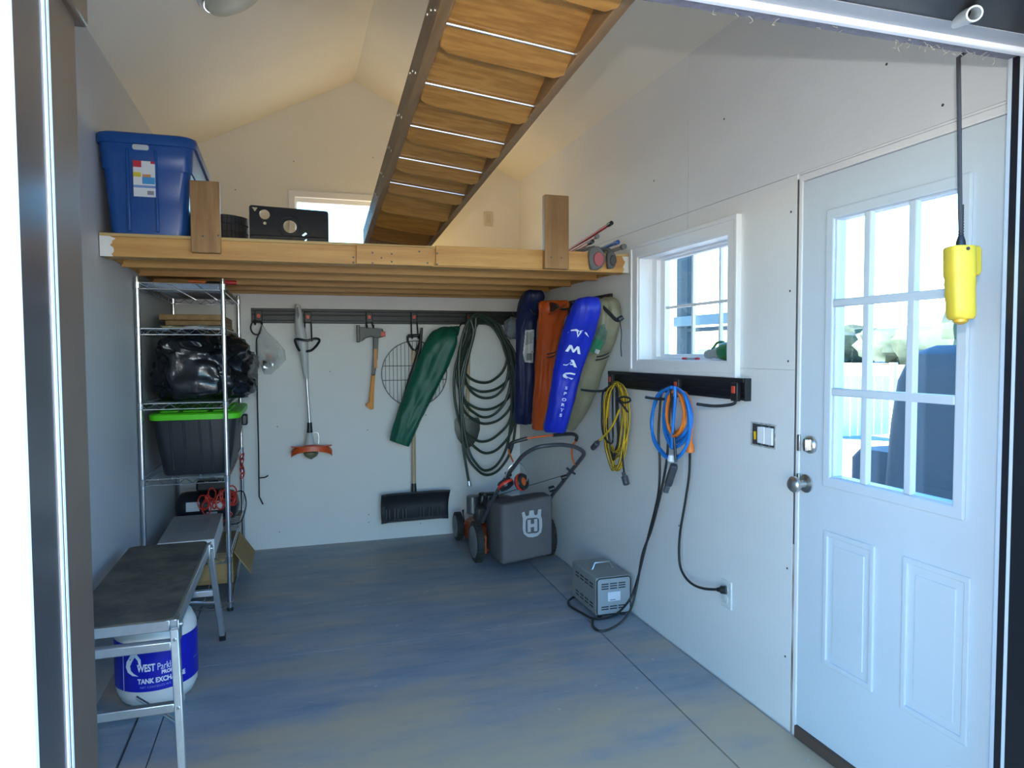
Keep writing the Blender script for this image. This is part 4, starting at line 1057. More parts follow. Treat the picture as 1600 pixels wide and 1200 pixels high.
# ---- cloth bags
def cloth_bag(name, label, pts, place, thick, mat, seed, wr=.10, cat='chair bag', grp='folded chair bags', n=44, sq=2.6, gather=0):
    """pts: (px, py, half width px) down the bag; place(px, py) -> point on its centre line"""
    C_ = [place(a, b) for a, b, _ in pts]
    t = thing(name, C_[-1], label, cat, grp)
    rows = []
    K = 7
    hw = [h for *_, h in pts]
    cs = cr(C_, K); hs = []
    for i in range(len(hw) - 1):
        for j in range(K): u = j / K; u = u * u * (3 - 2 * u); hs.append(hw[i] * (1 - u) + hw[i + 1] * u)
    hs.append(hw[-1])
    info = []
    for i, (c, h_) in enumerate(zip(cs, hs)):
        k = mpp(c); w_ = h_ * k; fr_ = i / (len(cs) - 1); th = min(thick, w_ * .95) * min(1, .35 + fr_ * 3) * min(1, .55 + (1 - fr_) * 3)
        ax_ = (cs[min(i + 1, len(cs) - 1)] - cs[max(i - 1, 0)]).normalized()
        wd = RT - ax_ * RT.dot(ax_); wd.normalize(); fr = ax_.cross(wd); fr.normalize()
        if fr.dot(FW) > 0: fr = -fr
        info.append((c, wd, fr, w_, th))
        ring = []
        for j in range(n):
            a = 2 * math.pi * j / n
            ca, sa = math.cos(a), math.sin(a)
            e = (abs(ca) ** sq + abs(sa) ** sq) ** (-1 / sq)
            z = c.z * 9; nz = noise.noise(Vector((math.cos(a) * 1.6 + seed, math.sin(a) * 1.6, z * .55))) + .5 * (1 - 2 * abs(noise.noise(Vector((math.cos(a) * 2.3, seed + math.sin(a) * 2.3, z * 1.3)))))
            fine = 1 - 2 * abs(noise.noise(Vector((math.cos(a) * 3.4 + seed, math.sin(a) * 3.4, z * .9 + seed)))) 
            long_ = math.sin(a * 5 + seed + z * .25) * .5 + math.sin(a * 9 + seed * 2 - z * .2) * .3
            k2 = 1 + wr * (nz * 1.4 + fine * .7 + long_ * 1.1)
            ring.append(c + wd * (w_ * ca * e * (1 + wr * .45 * nz)) + fr * (th * sa * e * k2))
        rows.append(ring)
    mb = MB(); mb.loft(rows); body = mb.build('cloth', mat, t, angle=1.4)
    return t, body, info
def drape(poly, body, t, off, name, mat, parent, cell=1.):
    """a patch of small faces lying on a cloth surface"""
    bv = BVHTree.FromPolygons([v.co + WL[t.name] for v in body.data.vertices], [tuple(p.vertices) for p in body.data.polygons])
    def inside(x, y):
        r = False; n = len(poly)
        for i in range(n):
            (x0, y0), (x1, y1) = poly[i], poly[(i + 1) % n]
            if (y0 > y) != (y1 > y) and x < (x1 - x0) * (y - y0) / (y1 - y0) + x0: r = not r
        return r
    x0 = min(p[0] for p in poly); x1 = max(p[0] for p in poly); y0 = min(p[1] for p in poly); y1 = max(p[1] for p in poly)
    nx = int((x1 - x0) / cell) + 1; ny = int((y1 - y0) / cell) + 1
    idx = {}; vs = []; fs = []
    def vert(i, j):
        if (i, j) not in idx:
            d = _ray(x0 + i * cell, y0 + j * cell).normalized(); h = bv.ray_cast(CAM, d)
            if h[0] is None: return None
            idx[(i, j)] = len(vs); vs.append(h[0] - d * off)
        return idx[(i, j)]
    for i in range(nx):
        for j in range(ny):
            if inside(x0 + (i + .5) * cell, y0 + (j + .5) * cell):
                q = [vert(i, j), vert(i + 1, j), vert(i + 1, j + 1), vert(i, j + 1)]
                if None not in q: fs.append(tuple(q))
    return MB().add(vs, fs).build(name, mat, parent)
def nylon(nm, c, r=.5): return M(nm, c, r, var=.22, vs=9, bump=1., bs=16, stretch=(1, 1, .6))
# green bag on the back wall
gb, gbody, _ = cloth_bag('folding_chair_bag', 'dark green nylon chair bag slanting over the round grate', [(717, 511, 3), (708, 519, 9), (694, 530, 23), (679, 560, 24), (664, 595, 22.5), (648, 630, 20), (634, 665, 18), (624, 693, 15.5)], lambda a, b: PY(a, b, YB - .16 + (.05 if b < 520 else 0)), .05, nylon('green_nylon', (.008, .125, .075)), 2.2, .22)
MB().tube([PY(702, 560, YB - .19), PY(690, 590, YB - .19), PY(676, 612, YB - .19)], .006, 6).build('piping', M('cream_piping', (.60, .58, .46), .6), gb)
MB().tube(cr([PY(716, 513, YB - .12), PY(722, 505, YB - .10), PY(728, 503, YB - .08)], 4), .006, 6).build('draw_cord', 'black', gb)
# four bags on the short rail in the right corner
r2 = thing('tool_rail', (XR, 4.5, 1.685), 'short black tool rail high on the wall behind the hanging chair bags', 'tool rail')
MB().box(XR - .008, XR, 3.672, YB - .03, 1.686, 1.771).build('back_plate', 'rail', r2)
for z0, z1 in ((1.752, 1.771), (1.686, 1.706)): MB().box(XR - .020, XR - .007, 3.672, YB - .03, z0, z1).build('rib', 'rail', r2, bevel=.003)
for yy in (3.80, 4.05, 4.55, 4.95):
    MB().tube(cr([(XR - .02, yy, 1.73), (XR - .06, yy, 1.72), (XR - .16, yy, 1.70), (XR - .20, yy, 1.73)], 5), .007, 8).build('hook', 'rail', r2)
navy = nylon('navy_nylon', (.010, .016, .075), .55)
nb, nbody, inf = cloth_bag('folding_chair_bag', 'navy blue chair bag with paper label hanging nearest the garden hose', [(836, 453, 10), (835, 462, 16), (827, 480, 17), (823, 510, 15), (822, 560, 16), (821, 610, 16), (818, 645, 14.5), (817, 661, 13)], lambda a, b: PX(a, b, 1.60), .06, navy, 5.1, .19)
bstripe = cloth_bag  # (the bright side panel is a part of the same bag)
rows = []
for (a, b) in ((811, 500), (811, 560), (809, 610), (806.5, 655)):
    c = PX(a, b, 1.575) - FW * .03; k = mpp(c); rows.append([c + RT * (5 * k * math.cos(q_)) + UP * 0 - FW * (.035 * math.sin(q_)) for q_ in [2 * math.pi * j / 10 for j in range(10)]])
MB().loft(rows).build('side_panel', nylon('royal_side', (.006, .018, .38)), nb)
lbn = drape([(821, 516), (834.5, 515), (833, 567), (820, 566), (817, 552)], nbody, nb, .003, 'paper_label', M('label_white', (.62, .63, .62), .5), nb, .7)
drape([(822, 519), (833, 518), (832, 536), (820, 540)], nbody, nb, .0045, 'picture', M('label_grey', (.35, .37, .36), .5), lbn, .7)
drape([(823, 552), (831, 552), (830.5, 563), (822.5, 563)], nbody, nb, .0045, 'bar_code', M('label_dark', (.2, .2, .2), .5), lbn, .7)
orange = nylon('orange_nylon', (.56, .085, .008), .5)
ob, obody, _ = cloth_bag('folding_chair_bag', 'orange chair bag with open drawstring mouth between the blue bags', [(866, 470, 20), (866, 475, 23.5), (865, 483, 22.5), (862, 495, 20), (856, 530, 17), (853, 560, 16), (849, 610, 14), (844, 645, 12), (841, 670, 9.5)], lambda a, b: PX(a, b, 1.63), .055, orange, 8.4, .20)
def band(px, py, hw, x, dn, mat, par, nm, th=.058, w2=3.2, bow=5):
    rows = []
    for i in range(9):
        u = -1 + 2 * i / 8
        c = PX(px + hw * u, py + bow * (1 - u * u) + dn * u, x); k = mpp(c); c = c - FW * (th * (1 - abs(u) ** 2.6) ** (1 / 2.6) + .002) if abs(u) < 1 else c
        rows.append([c + UP * (w2 * k), c + UP * (w2 * k) - FW * .003, c - UP * (w2 * k) - FW * .003, c - UP * (w2 * k)])
    return MB().loft(rows).build(nm, mat, par)
MT['dark_web'] = M('dark_webbing', (.03, .03, .032), .7)
band(853, 549, 16.5, 1.63, 0, 'dark_web', ob, 'webbing', w2=.9); band(853, 554, 16.5, 1.63, 0, 'dark_web', ob, 'webbing', w2=.9)
rows = []
for (a, b, hw) in ((845, 500, 3), (844, 520, 5), (842, 540, 4)):
    c = PX(a, b, 1.63) - FW * .052; k = mpp(c); rows.append([c + RT * (hw * k * math.cos(q_)) - FW * (.012 * math.sin(q_)) for q_ in [2 * math.pi * j / 8 for j in range(8)]])
MB().loft(rows).build('mesh_panel', M('grey_mesh', (.40, .36, .28), .7), ob)
MB().tube(cr([PX(848, 475, 1.60) - FW * .05, PX(850, 488, 1.60) - FW * .055, PX(860, 492, 1.60) - FW * .056, PX(872, 484, 1.60) - FW * .055, PX(886, 476, 1.60) - FW * .04], 5), .006, 6).build('mouth_hem', orange, ob)
mb = MB(); mb.plate(circle(0, 0, 1, 1, 20), [], lambda u, v, t: PX(860 + 11 * u, 481 + 7.5 * v, 1.60) - FW * (.052 + t), 0, .002); mb.build('dark_mouth', M('mouth_brown', (.09, .03, .015), .8), ob)
MB().cyl(PX(850, 474, 1.60) - FW * .06, PX(849, 487, 1.60) - FW * .06, .004, n=8).build('buckle', 'alu', ob)
khaki = nylon('khaki_nylon', (.30, .285, .185), .6)
kb, kbody, _ = cloth_bag('folding_chair_bag', 'khaki chair bag with mesh window hanging rightmost beside the window', [(941, 471, 13), (946, 476, 19), (949, 484, 20.5), (951, 500, 19), (941, 530, 19), (931, 552, 20), (921, 590, 17), (910, 625, 14), (891, 668, 9)], lambda a, b: PX(a, b, 1.69), .05, khaki, 11.7, .17)
band(932, 553, 20, 1.69, -2, 'dark_web', kb, 'webbing', th=.052, w2=1); band(931.5, 558, 20, 1.69, -2, 'dark_web', kb, 'webbing', th=.052, w2=1)
mw = drape([(921, 548), (919, 538), (927, 524), (936, 510), (944, 506), (949, 520), (946, 535), (938, 550), (930, 553)], kbody, kb, .002, 'mesh_window', M('mesh_green', (.13, .22, .16), .6, var=.3, vs=40), kb)
drape([(921, 548), (919.5, 538), (934, 528), (942, 535), (937, 549), (930, 553)], kbody, kb, .004, 'green_tag', M('tag_green', (.04, .26, .13), .5), mw)
drape([(929, 551), (931, 545), (937.5, 547.5), (935, 553.5)], kbody, kb, .006, 'white_tag', M('tag_white', (.7, .7, .7), .5), mw, .5)
mb = MB(); mb.tube(cr([PX(940, 480, 1.66) - FW * .04, PX(952, 492, 1.66) - FW * .04, PX(962, 501, 1.66) - FW * .03, PX(968, 499, 1.66) - FW * .02], 5), .010, 8); mb.build('shoulder_strap', 'dark_web', kb)
MB().lathe([(.010, -.018), (.014, -.012), (.014, .012), (.010, .018)], PX(969, 498, 1.66), (.7, -.3, .5), 10).build('cord_lock', 'black', kb)
MB().tube(cr([PX(968, 500, 1.66), PX(971, 520, 1.68), PX(970, 540, 1.70), PX(971, 557, 1.70)], 5), .0028, 6).build('draw_cord', 'black', kb)
royal = nylon('royal_nylon', (.006, .022, .46), .45)
MX = lambda a, b: PX(a, b, 1.52 - .0004 * (b - 476))
mpts = [(914, 470, 16), (916, 473.5, 20), (917, 478, 21.5), (914, 490, 22.5), (907, 510, 24), (896, 545, 24), (886, 580, 22), (880, 610, 20.5), (873, 645, 18.5), (867, 668, 18), (866, 676, 14)]
mc, mbody, minfo = cloth_bag('folding_chair_bag', 'royal blue chair bag with white vertical lettering', mpts, MX, .055, royal, 14.3, .11, n=48)
mac_bvh = BVHTree.FromPolygons([v.co + WL[mc.name] for v in mbody.data.vertices], [tuple(p.vertices) for p in mbody.data.polygons])
def on_mac(px, py, su):
    """letters ride on the front of the bag, following its slant"""
    ax_ = (MX(869, 660) - MX(907, 510)); ax_.normalize(); upv = -ax_; k = mpp(MX(px, py))
    wd = RT - ax_ * RT.dot(ax_); wd.normalize()
    c0 = MX(px, py)
    def f(u, v, t):
        p = c0 + wd * u + upv * v
        h_ = mac_bvh.ray_cast(p - FW * .3, FW)
        return (h_[0] if h_[0] is not None else p) - FW * (.0012 + t)
    return f
kk = mpp(MX(895, 547))
GL = {'M': [(-12, -5.5), (-7.5, -5.5), (-5.2, 1.2), (-.6, -5), (1.8, -5), (5, 1.4), (7.8, -5.5), (12.4, -5.5), (7.4, 6), (3.6, 6), (.4, -.6), (-4.2, 6), (-8, 6)],
      'A': [(-11.5, -5), (-1, 6), (3, 6), (11, -5), (6, -5), (4.4, -2.6), (-1.5, -2.6), (.2, -.6), (3, -.6), (1, 2.6), (-5.8, -5)],
      'C': [(10, 5.5), (1, 5.5), (-6, 3.5), (-9.5, -.5), (-8, -4), (-2, -5.8), (6, -5.8), (8.5, -3), (0, -3), (-4, -1.4), (-4, .8), (0, 2.8), (9, 2.8)]}
for ch, px, py in (('M', 894.5, 547), ('A', 891, 568), ('C', 888, 587)):
    mb = MB(); mb.plate([(a * kk, b * kk) for a, b in GL[ch]], [], on_mac(px, py, 1), 0, .0006); mb.build('lettering', 'print_white', mc, smooth=False)
for ch, px, py, sz, sq_ in (('S', 883.7, 608.5, 7.2, 1.35), ('P', 881.9, 617, 7.2, 1.35), ('O', 880.4, 626.5, 7.2, 1.25), ('R', 878.4, 634.5, 7.2, 1.35), ('T', 876.8, 642.5, 7.2, 1.35), ('S', 875, 650.5, 7.2, 1.35)):
    text_mesh(ch, sz * kk, on_mac(px, py, 1), 'lettering', 'print_white', mc, bold=.0004, squeeze=sq_)
f_ = on_mac(902, 523, 1)
wing = [(-17, -2), (-12, 4), (-5, 6.5), (-1, 5), (0, 3.6), (1, 5), (5, 6.5), (12, 4), (17, -2), (10, 2.6), (4, 3.2), (2.5, 0), (0, -6), (-2.5, 0), (-4, 3.2), (-10, 2.6)]
mb = MB(); mb.plate([(a * kk, b * kk) for a, b in wing], [], f_, 0, .0006); mb.build('horn_mark', 'print_white', mc, smooth=False)
# small grey pouch behind the hose
o = blob(PY(803, 512, YB - .13), (.075, .05, .075), 21, .35, 24).build('pouch', M('grey_blue_cloth', (.10, .15, .19), .7, col2=(.28, .30, .31), vs=9)); tag(o, 'small crumpled grey blue pouch between hose and navy bag', 'pouch')

# ---- garden hose
hz_ = thing('garden_hose', PY(760, 765, YB - .1), 'dark green garden hose hung in many loops on the back rail', 'garden hose')
MT['hose'] = M('hose_green', (.030, .050, .034), .42)
loops = [(722, 792, 598), (716, 800, 612), (724, 796, 622), (714, 803, 640), (720, 798, 652), (716, 806, 662), (711, 802, 690), (719, 805, 708), (724, 799, 735), (720, 807, 742)]
P = []; rnd = random.Random(3)
for i, (xl, xr, bt) in enumerate(loops):
    d_y = YB - .055 - .013 * i - .01 * rnd.random(); tp = 492 + (i % 4) * 5; ht = 734
    for a, b in ((ht + (i % 3) * 5 + 4, tp), (xl + 10 + i, tp + 26), (xl + 2, tp + .38 * (bt - tp)), (xl, tp + .62 * (bt - tp)), (xl + (xr - xl) * .10, tp + .86 * (bt - tp)), (xl + (xr - xl) * .30, tp + .97 * (bt - tp)), ((xl + xr) / 2, bt), (xl + (xr - xl) * .72, tp + .955 * (bt - tp)), (xr - (xr - xl) * .07, tp + .82 * (bt - tp)), (xr, tp + .58 * (bt - tp)), (xr - 3, tp + .34 * (bt - tp)), (xr - 12 - i, tp + 30), (xr - 28 - i * .8, tp + 6)):
        P.append(PY(a + rnd.uniform(-1.5, 1.5), b, d_y))
P += [PY(742, 491, YB - .19), PY(724, 520, YB - .20), PY(717, 570, YB - .20), PY(720, 640, YB - .20), PY(724, 700, YB - .19), PY(733, 755, YB - .18)]
MB().tube(cr(P, 5), .0105, 8).build('hose', 'hose', hz_)
MB().lathe([(.012, -.018), (.014, 0), (.016, .004), (.016, .022), (.012, .024)], P[-1], (PY(734, 765, YB - .18) - P[-1]), 12).build('coupling', 'zinc', hz_)
# round point shovel behind the hose
sp = thing('shovel', PY(730, 700, YB - .04), 'dull grey digging shovel hanging blade down behind the hose', 'shovel')
y = YB - .030; rows = []
for (py_, hw) in ((653, 18.5), (658, 20.5), (672, 20), (685, 16), (694, 9.5), (700, 2)):
    c = PY(730 + (py_ - 653) * .02, py_, y); k = mpp(c); rows.append([c + Vector((hw * k * u, .018 * u * u - .02, 0)) for u in (-1, -.6, -.2, .2, .6, 1)] + [c + Vector((hw * k * u, .018 * u * u - .016, 0)) for u in (1, .6, .2, -.2, -.6, -1)])
MB().loft(rows).build('blade', M('worn_steel', (.17, .17, .15), .5, .6, var=.3, vs=12), sp)
MB().cyl(PY(730, 658, y - .004), PY(733, 505, y), .0145, n=10).build('shaft', 'ash', sp)

# ================================================================== RIGHT WALL: LOWER RAIL, CORDS, BOXES
r3 = thing('tool_rail', (XR, 3.0, 1.24), 'black tool rail with hooks under the small window', 'tool rail')
ZR0, ZR1 = 1.240, 1.322
MB().box(XR - .008, XR, 2.404, 3.668, ZR0, ZR1).build('back_plate', 'rail', r3)
for z0, z1, dd in ((ZR1 - .012, ZR1 + .006, .034), (ZR0 + .034, ZR0 + .042, .016), (ZR0 - .002, ZR0 + .012, .028)): MB().box(XR - dd, XR - .007, 2.404, 3.668, z0, z1).build('rib', 'rail', r3, bevel=.002)
for yy in (2.400, 3.668): MB().box(XR - .03, XR, yy - .003, yy + .003, ZR0 - .004, ZR1 + .006).build('end_cap', 'rail', r3, bevel=.001)
for yy, arm in ((3.609, .17), (2.898, .15), (2.448, .16)):
    h = MB().box(XR - .048, XR - .028, yy - .022, yy + .022, ZR0 - .006, ZR1 - .012).build('hook', 'rail', r3, bevel=.004)
    MB().box(XR - .052, XR - .047, yy - .011, yy + .011, ZR0 + .026, ZR0 + .056).build('release_button', 'clip_red', h, bevel=.002)
    MB().tube(cr([(XR - .038, yy, ZR0), (XR - .05, yy, ZR0 - .018), (XR - .05 - arm * .5, yy + .006, ZR0 - .024), (XR - .05 - arm, yy + .012, ZR0 - .014)], 5), .0065, 8).build('arm', 'rail', h)
text_mesh('RAIL', .02, lambda u, v, t: (XR - .0085 - t, 3.47 - u, 1.270 + v), 'lettering', M('faint_print', (.10, .11, .15), .5), r3) if False else None

def strand(rnd, cx, top, bot, hwl, hwr, x, jit=2.):
    """one hanging loop of cord, sighted against the wall"""
    L = [(cx, top), (cx - hwl * .7, top + (bot - top) * .12), (cx - hwl, top + (bot - top) * .45), (cx - hwl * .85, top + (bot - top) * .75), (cx - hwl * .35, bot - 4), (cx, bot), (cx + hwr * .5, bot - 6), (cx + hwr * .95, top + (bot - top) * .72), (cx + hwr, top + (bot - top) * .42), (cx + hwr * .7, top + (bot - top) * .10)]
    return [PX(a + rnd.uniform(-jit, jit), b + rnd.uniform(-jit, jit), x + rnd.uniform(-.012, .012)) for a, b in L]
ec = thing('extension_cord', PX(960, 735, 1.69), 'yellow and black extension cord coiled on the hook left of the rail', 'extension cord')
rnd = random.Random(11)
MT['cord_y'] = M('cord_yellow', (.74, .46, .008), .42); MT['cord_k'] = M('cord_black', (.022, .022, .022), .45)
P = []
for i in range(9): P += strand(rnd, 961 + rnd.uniform(-4, 5), 597 + rnd.uniform(0, 5), rnd.uniform(700, 736), rnd.uniform(9, 19), rnd.uniform(8, 20), 1.655 + .007 * i)
MB().tube(cr(P, 4), .0052, 6).build('yellow_cord', 'cord_y', ec)
MB().tube([p + Vector((-.0035, -.0025, .0015)) for p in cr(P, 4)], .0022, 5).build('black_stripe', 'cord_k', ec)
P = []
for i in range(4): P += strand(rnd, 957 + rnd.uniform(-3, 3), 598 + rnd.uniform(0, 5), rnd.uniform(690, 725), rnd.uniform(8, 17), rnd.uniform(3, 10), 1.665 + .009 * i)
MB().tube(cr(P, 4), .0055, 6).build('black_cord', 'cord_k', ec)
MB().tube(cr([PX(964, 626, 1.645), PX(972, 620, 1.64), PX(983, 622, 1.645), PX(984, 627, 1.65), PX(974, 629, 1.645), PX(963, 622, 1.645), PX(972, 632, 1.64), PX(981, 644, 1.65)], 5), .0055, 6).build('wrap', 'cord_k', ec)
MB().tube(cr([PX(968, 640, 1.65), PX(955, 668, 1.65), PX(937, 688, 1.65)], 5), .0055, 6).build('lead', 'cord_y', ec)
MB().tube(cr([PX(973, 690, 1.66), PX(973, 715, 1.66), PX(975, 738, 1.66)], 5), .0055, 6).build('lead', 'cord_k', ec)
def plug(p0, p1, parent, nm='plug', r=.016):
    d = (p1 - p0); L = d.length; d.normalize()
    o = MB().tube([p0, p0 + d * L * .3, p0 + d * L * .35, p1 - d * .004, p1], [r * .55, r * .6, r, r, r * .85], 10).build(nm, M('plug_grey', (.06, .065, .07), .5), parent)
    return o, d
o, d = plug(PX(937, 688, 1.65), PX(926, 700, 1.65), ec); b = PX(926, 700, 1.65)
for s in (-1, 1): MB().cyl(b + Vector((0, 0, .006 * s)), b + d * .018 + Vector((0, 0, .006 * s)), .0022, n=6).build('prong', 'zinc', o)
plug(PX(974, 738, 1.66), PX(979, 757, 1.66), ec, 'socket', .018)

# blue cord
bc = thing('extension_cord', PX(1048, 718, 1.69), 'bright blue cord coiled on the middle hook under the window', 'extension cord')
rnd = random.Random(4); P = []
for (cx, tp, bt, l, r, x) in ((1050, 606, 717, 32, 27, 1.66), (1052, 608, 699, 16, 27, 1.675), (1053, 610, 686, 14, 24, 1.68), (1050, 606, 716, 31, 29, 1.69), (1054, 611, 692, 14, 22, 1.70)): P += strand(rnd, cx, tp, bt, l, r, x, 1.2)
MT['cord_b'] = M('cord_blue', (.010, .19, .62), .4)
MB().tube(cr(P, 5), .0075, 8).build('cord', 'cord_b', bc)
MB().tube(cr([PX(1054, 604, 1.64), PX(1055, 622, 1.64), PX(1052, 660, 1.645), PX(1050, 700, 1.65)], 5), .0075, 8).build('lead', 'cord_b', bc)
c = PX(1049, 716, 1.65); MB().lathe([(.010, -.018), (.016, -.014), (.016, .012), (.008, .018)], c, (.2, 0, 1), 12).build('white_tag', M('tag_white2', (.80, .80, .80), .5), bc)
# orange cord
oc_ = thing('extension_cord', PX(1065, 705, 1.69), 'orange cord looped inside the blue cord with socket hanging down', 'extension cord')
P = []
for (cx, tp, bt, l, r, x) in ((1052, 612, 681, 11, 16, 1.655), (1054, 614, 676, 12, 15, 1.665), (1053, 611, 683, 11, 17, 1.675)): P += strand(rnd, cx, tp, bt, l, r, x, 1.)
P += [PX(a, b, 1.70) for a, b in ((1062, 612), (1072, 615), (1080, 635), (1081, 660), (1079, 692))]
MT['cord_o'] = M('cord_orange', (.78, .19, .015), .42)
MB().tube(cr(P, 5), .0062, 8).build('cord', 'cord_o', oc_)
a, b = PX(1079, 690, 1.70), PX(1078, 706, 1.70)
MB().tube([a, a.lerp(b, .25), a.lerp(b, .5), b], [.008, .012, .018, .019], 12).build('socket', 'cord_o', oc_)
# black lead from the orange socket to the wall outlet
bl = thing('power_lead', PX(1100, 921, 1.74), 'black lead running from the orange cord down to the outlet', 'cord')
pts = [PX(1078, 706, 1.70)] + [PX(a, b, 1.725) for a, b in ((1078, 712), (1077, 740), (1073, 770), (1068, 800), (1063, 830), (1061, 860), (1063, 885), (1071, 902), (1084, 914), (1102, 920), (1121, 921))]
MB().tube(cr(pts, 5), .0058, 8).build('cord', 'cord_k', bl)
a, b = PX(1120, 921, 1.725), PX(1135, 922, 1.752)
MB().tube([a, a.lerp(b, .3), a.lerp(b, .45), b], [.008, .011, .017, .018], 10).build('plug', 'black', bl)
# outlet and open switch box
oc2 = PX(1136, 928, XR)
op = thing('outlet_plate', oc2 - Vector((0, 0, .06)), 'white duplex outlet with a black plug low on the wall', 'outlet')
MB().box(XR - .006, XR + .001, oc2.y - .037, oc2.y + .037, oc2.z - .060, oc2.z + .060).build('cover', M('almond_plastic', (.72, .74, .72), .4), op, bevel=.003)
for dz in (-.022, .022): MB().lathe([(.017, 0), (.017, .003), (.015, .0035)], (XR - .0055, oc2.y, oc2.z + dz), (-1, 0, 0), 16).build('receptacle', M('almond_insert', (.66, .68, .66), .4), op)
a, b = PX(1176, 661, XR), PX(1211, 700, XR)
sb = thing('switch_box', (XR, (a.y + b.y) / 2, b.z), 'uncovered wall switch box with two white rocker switches beside the door', 'light switch')
MB().box(XR - .001, XR + .006, b.y, a.y, b.z, a.z).build('box', M('box_dark', (.05, .05, .055), .6), sb)
mb = MB(); ring(mb, (b.y - .006, a.y + .006, b.z - .006, a.z + .006), (b.y, a.y, b.z, a.z), XR - .004, XR + .001); mb.build('box_rim', M('rim_grey', (.60, .60, .57), .6, var=.5, vs=60), sb, smooth=False)
wsp = a.y - b.y
for u0, u1 in ((.05, .36), (.39, .70)): MB().box(XR - .010, XR, b.y + wsp * u0, b.y + wsp * u1, b.z + .008, a.z - .008).build('rocker', 'vinyl', sb, bevel=.003)
for u in (.2, .54):
    for zz in (b.z + .005, a.z - .005): MB().cyl((XR - .007, b.y + wsp * u, zz), (XR, b.y + wsp * u, zz), .004, n=8).build('mount_screw', 'zinc', sb)
MB().tube([(XR - .002, b.y + wsp * .86, b.z + .02), (XR - .006, b.y + wsp * .84, a.z - .03)], .005, 6).build('yellow_wire', 'cord_y', sb)
# paddle-shaped dc connector and its pair of cables to the charger
ch = thing('charger_cable', PZ(927, 985, .006), 'pair of black charger cables with paddle plug hanging from the middle hook', 'cable')
for k, (o1, o2) in enumerate(((0, 0), (7, 1))):
    top = [(1034, 606), (1031, 640), (1029, 680), (1031, 720), (1030, 760)] if k == 0 else [(1048, 606), (1046, 640), (1044, 690), (1041, 725), (1033, 768)]
    pts = [PX(a, b, 1.70 - .01 * k) for a, b in top] + [PX(a, b, 1.70 - .012 * k) for a, b in ((1025 + o2 * 3, 790), (1015 + o2 * 2, 830), (1006 - o2 * 2, 865), (996 + o2, 905))]
    if k == 0: pts += [PX(985, 935, 1.62), PX(965, 958, 1.60), PZ(945, 966, .02), PZ(926, 966, .008), PZ(908, 957, .008), PZ(892, 948, .008), PZ(888, 940, .008), PZ(897, 933, .008), PY(905, 934, 3.72)]
    else: pts += [PX(988, 945, 1.66), PX(975, 968, 1.62), PZ(955, 982, .015), PZ(938, 986, .007), PZ(927, 980, .007), PZ(926, 968, .012)]
    MB().tube(cr(pts, 6), .0062, 8).build('cable', 'cord_k', ch)
MB().tube(cr([PX(1048, 606, 1.66), PX(1051, 640, 1.65), PX(1053, 680, 1.65), PX(1056, 722, 1.65)], 6), .0065, 8).build('cable', 'cord_k', ch)
a, b = PX(1054, 726, 1.65), PX(1040, 768, 1.65); d = (b - a).normalized(); sd = d.cross(FW).normalized(); k = mpp(a)
MB().obox(a.lerp(b, .38), (11 * k, .03, (b - a).length * .74), (sd, d.cross(sd), d)).build('paddle_plug', M('plug_dark', (.045, .05, .058), .5), ch, bevel=.005)
MB().obox(a.lerp(b, .88), (8 * k, .022, (b - a).length * .26), (sd, d.cross(sd), d)).build('plug_tip', M('plug_tip', (.08, .09, .10), .5), ch, bevel=.003)
# battery charger on the floor
cx0, cx1, cy0, cy1, cz1 = 1.541, 1.748, 3.395, 3.735, .225
cg = thing('battery_charger', ((cx0 + cx1) / 2, (cy0 + cy1) / 2, 0), 'grey metal battery charger box with carry handle on the floor', 'battery charger')
MT['charger'] = M('charger_grey', (.30, .32, .31), .42, .2, var=.08, vs=8)
MB().box(cx0, cx1, cy0, cy1, .018, cz1).build('case', 'charger', cg, bevel=.008)
MB().box(cx0 + .006, cx1 - .006, cy0 - .004, cy0 + .004, .024, cz1 - .008).build('front_plate', M('charger_front', (.36, .40, .43), .4, .2), cg, bevel=.003)
mb = MB(); mb.plate(rrect(cx0 + .003, cx1 - .003, .02, cz1 - .004, .018), [rrect(cx0 + .007, cx1 - .007, .022, cz1 - .008, .015)], fy, cy0 - .006, cy0 + .004); mb.build('front_gasket', 'black', cg, smooth=False)
for r in range(3):
    for q_ in range(3):
        x = cx0 + .030 + q_ * .050; z = cz1 - .040 - r * .013
        MB().box(x, x + .042, cy0 - .0048, cy0 - .003, z, z + .006).build('vent_slot', 'black', cg)
        if r < 2: MB().box(x, x + .042, cy0 - .0048, cy0 - .003, .048 + r * .013, .054 + r * .013).build('vent_slot', 'black', cg)
for r in range(2):
    for q_ in range(4):
        yy = cy0 + .04 + q_ * .065; z = cz1 - .05 - r * .018
        MB().box(cx0 - .0008, cx0 + .001, yy, yy + .045, z, z + .008).build('vent_slot', 'black', cg); MB().box(cx0 - .0008, cx0 + .001, yy, yy + .045, .05 + r * .018, .058 + r * .018).build('vent_slot', 'black', cg)
lb2 = MB().box(cx0 + .068, cx0 + .142, cy0 - .0055, cy0 - .003, .092, .142).build('paper_label', M('label_pale', (.66, .72, .78), .4), cg, bevel=.001)
MB().box(cx0 + .080, cx0 + .112, cy0 - .0060, cy0 - .0050, .098, .101).build('print_line', 'black', lb2)
ym = (cy0 + cy1) / 2 - .02
MB().tube([(cx0 + .035, ym, cz1), (cx0 + .045, ym, cz1), (cx0 + .060, ym, cz1 + .034), (cx1 - .060, ym, cz1 + .034), (cx1 - .045, ym, cz1), (cx1 - .035, ym, cz1)], .006, 8).build('handle', 'zinc', cg)
for xx in (cx0 + .035, cx1 - .035):
    for yy in (cy0 + .03, cy1 - .03): MB().cyl((xx, yy, 0), (xx, yy, .019), .013, n=10).build('foot', 'black', cg)
